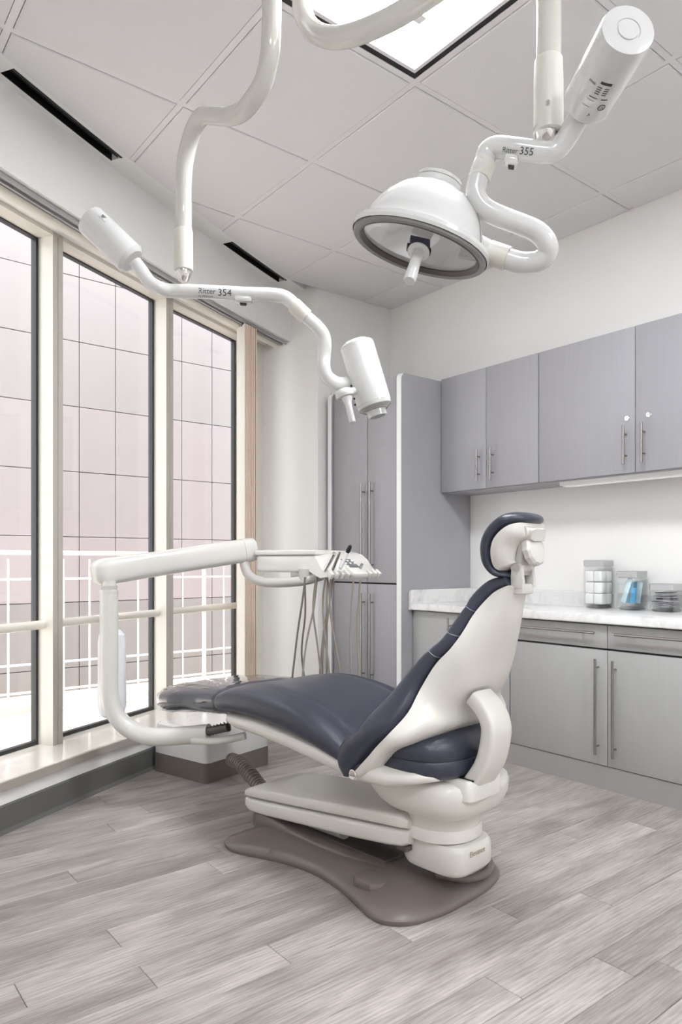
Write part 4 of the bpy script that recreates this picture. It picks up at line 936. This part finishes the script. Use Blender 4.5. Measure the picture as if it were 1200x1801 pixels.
obox('switch', sR-UPV*.011, axr, ayr, UPV, (.012, .010, .008), 'black', .002, lampR)
# rating plate printed on the counterweight
def cyl_mark(t_, sw, w_, h_, m, nm='label_print'):
    o_, a_, n_ = on_cyl(e0, e1, .0459, t_, sw); Y_ = n_.cross(a_); bm_ = bmesh.new(); k = 6; vs2 = []
    for i in range(k+1):
        a = (i/k-.5)*w_/.0459
        r_ = [o_ - n_*.0459 + n_*(.0462*math.cos(a)) + Y_*(.0462*math.sin(a)) + a_*s_ for s_ in (-h_/2, h_/2)]; vs2.append([bm_.verts.new(v) for v in r_])
    for a, b in zip(vs2, vs2[1:]): bm_.faces.new((a[0], b[0], b[1], a[1]))
    return under(from_bm(nm, bm_, m, None, False), lampR)
cyl_mark(.605, .30, .020, .0055, 'text')
for k in range(4):
    cyl_mark(.545-.028*k, .42, .008, .0018, 'text'); cyl_mark(.545-.028*k, .14, .008, .0018, 'text')
cyl_mark(.555, -.22, .014, .004, 'text_soft'); cyl_mark(.40, .55, .012, .0022, 'text'); cyl_mark(.40, .10, .016, .0016, 'text'); cyl_mark(.36, .05, .014, .0012, 'text_soft'); cyl_mark(.27, .0, .014, .0012, 'text_soft')
o_, a_, n_ = on_cyl(e0, e1, .0459, .29, .62); Y_ = n_.cross(a_)
under(tube('listing_mark', [o_+n_*.0003 + (Y_*math.cos(q)+a_*math.sin(q))*.0062 for q in [2*math.pi*j/24 for j in range(24)]], .0006, 'text', None, 5, 0, False, True), lampR)
under(lettering('UL', .0072, 'text', None, o_+n_*.0004, Y_*-1, a_*1, 0), lampR)
under(lettering('A', .010, 'text', None, on_cyl(e0, e1, .0459, .17, .28)[0], Y_*-1, a_*1, 0), lampR)
# dome
RT, FW, UP3 = Vector((.78514, -.61932, 0)), Vector((.61932, .78514, 0)), Vector((0, 0, 1))
da = (RT*.284 + UP3*.938 + FW*-.108).normalized(); dc = Vector((1.025, 1.039, 1.608)); R_ = .1425
dome = [(R_, -.004), (R_+.002, .002), (R_, .010), (R_-.006, .013), (R_-.012, .014), (R_*.885, .022), (R_*.86, .034), (R_*.80, .054), (R_*.71, .074), (R_*.58, .094), (R_*.44, .108), (R_*.335, .115), (R_*.325, .117), (R_*.325, .127), (R_*.31, .1275), (R_*.31, .1285), (R_*.325, .129), (R_*.32, .135), (R_*.28, .138), (0, .139)]
under(lathe('lamp_dome', dc, da, dome, 'enamel', None, 64, cap=False), lampR)
under(lathe('rim_gasket', dc, da, [(R_*.985, -.004), (R_*.98, -.009), (R_*.955, -.012), (R_*.89, -.009), (R_*.865, -.001), (R_*.93, .001)], 'rim_grey', None, 64, cap=False), lampR)
under(lathe('inner_seal', dc, da, [(R_*.90, -.0095), (R_*.875, -.0105), (R_*.835, -.003), (R_*.84, .0)], 'base_dark', None, 64, cap=False), lampR)
under(lathe('reflector', dc, da, [(R_*.86, -.001), (R_*.85, .0), (R_*.80, .02), (R_*.68, .045), (R_*.45, .065), (0, .072)], 'reflector', None, 64, cap=False), lampR)
under(lathe('cover_glass', dc, da, [(0, -.0015), (R_*.87, -.0005), (R_*.87, .0005), (0, -.0005)], 'lamp_glass', None, 64), lampR)
# seam that splits the dome and the stub to the collar
sdv = (RT - da*RT.dot(da)).normalized(); fdv = da.cross(sdv)
arc = [(R_*.905, .019), (R_*.865, .034), (R_*.805, .054), (R_*.715, .074), (R_*.585, .0945), (R_*.445, .1085), (R_*.34, .1155)]
dirn = (sdv*.86 - fdv*.50).normalized() if (sdv*.86 - fdv*.50).dot(FW) < 0 else (sdv*.86 + fdv*.50).normalized()
under(tube('dome_seam', crom([tuple(dc + dirn*(r_*1.003) + da*h_) for r_, h_ in arc], 4), .0009, 'text_soft', None, 5), lampR)
under(tube('dome_stub', [(1.133, 0.948, 1.594), (1.115, 0.967, 1.605), (1.095, 0.985, 1.615)], [.022, .026, .03], 'enamel', None, 24), lampR)
hb0 = dc + RT*.0 + da*-.004
obox('handle_clip', Vector((0.989, 1.003, 1.589)), (RT*.96+UP3*-.22).normalized(), FW, UP3, (.040, .02, .022), 'foil_dark', .002, lampR)
obox('clip_jaw', Vector((0.984, 1.001, 1.577)), (RT*.96+UP3*-.22).normalized(), FW, UP3, (.048, .022, .009), 'black', .002, lampR)
g0, g1 = Vector((0.980, 0.998, 1.569)), Vector((0.945, 0.987, 1.501))
under(lathe('handle', g0, g1-g0, [(.0, -.003), (.022, -.003), (.022, -.0005), (.014, .002), (.0118, .006), (.0108, .02), (.0122, (g1-g0).length-.003), (.0105, (g1-g0).length), (0, (g1-g0).length)], 'enamel', None, 22), lampR)
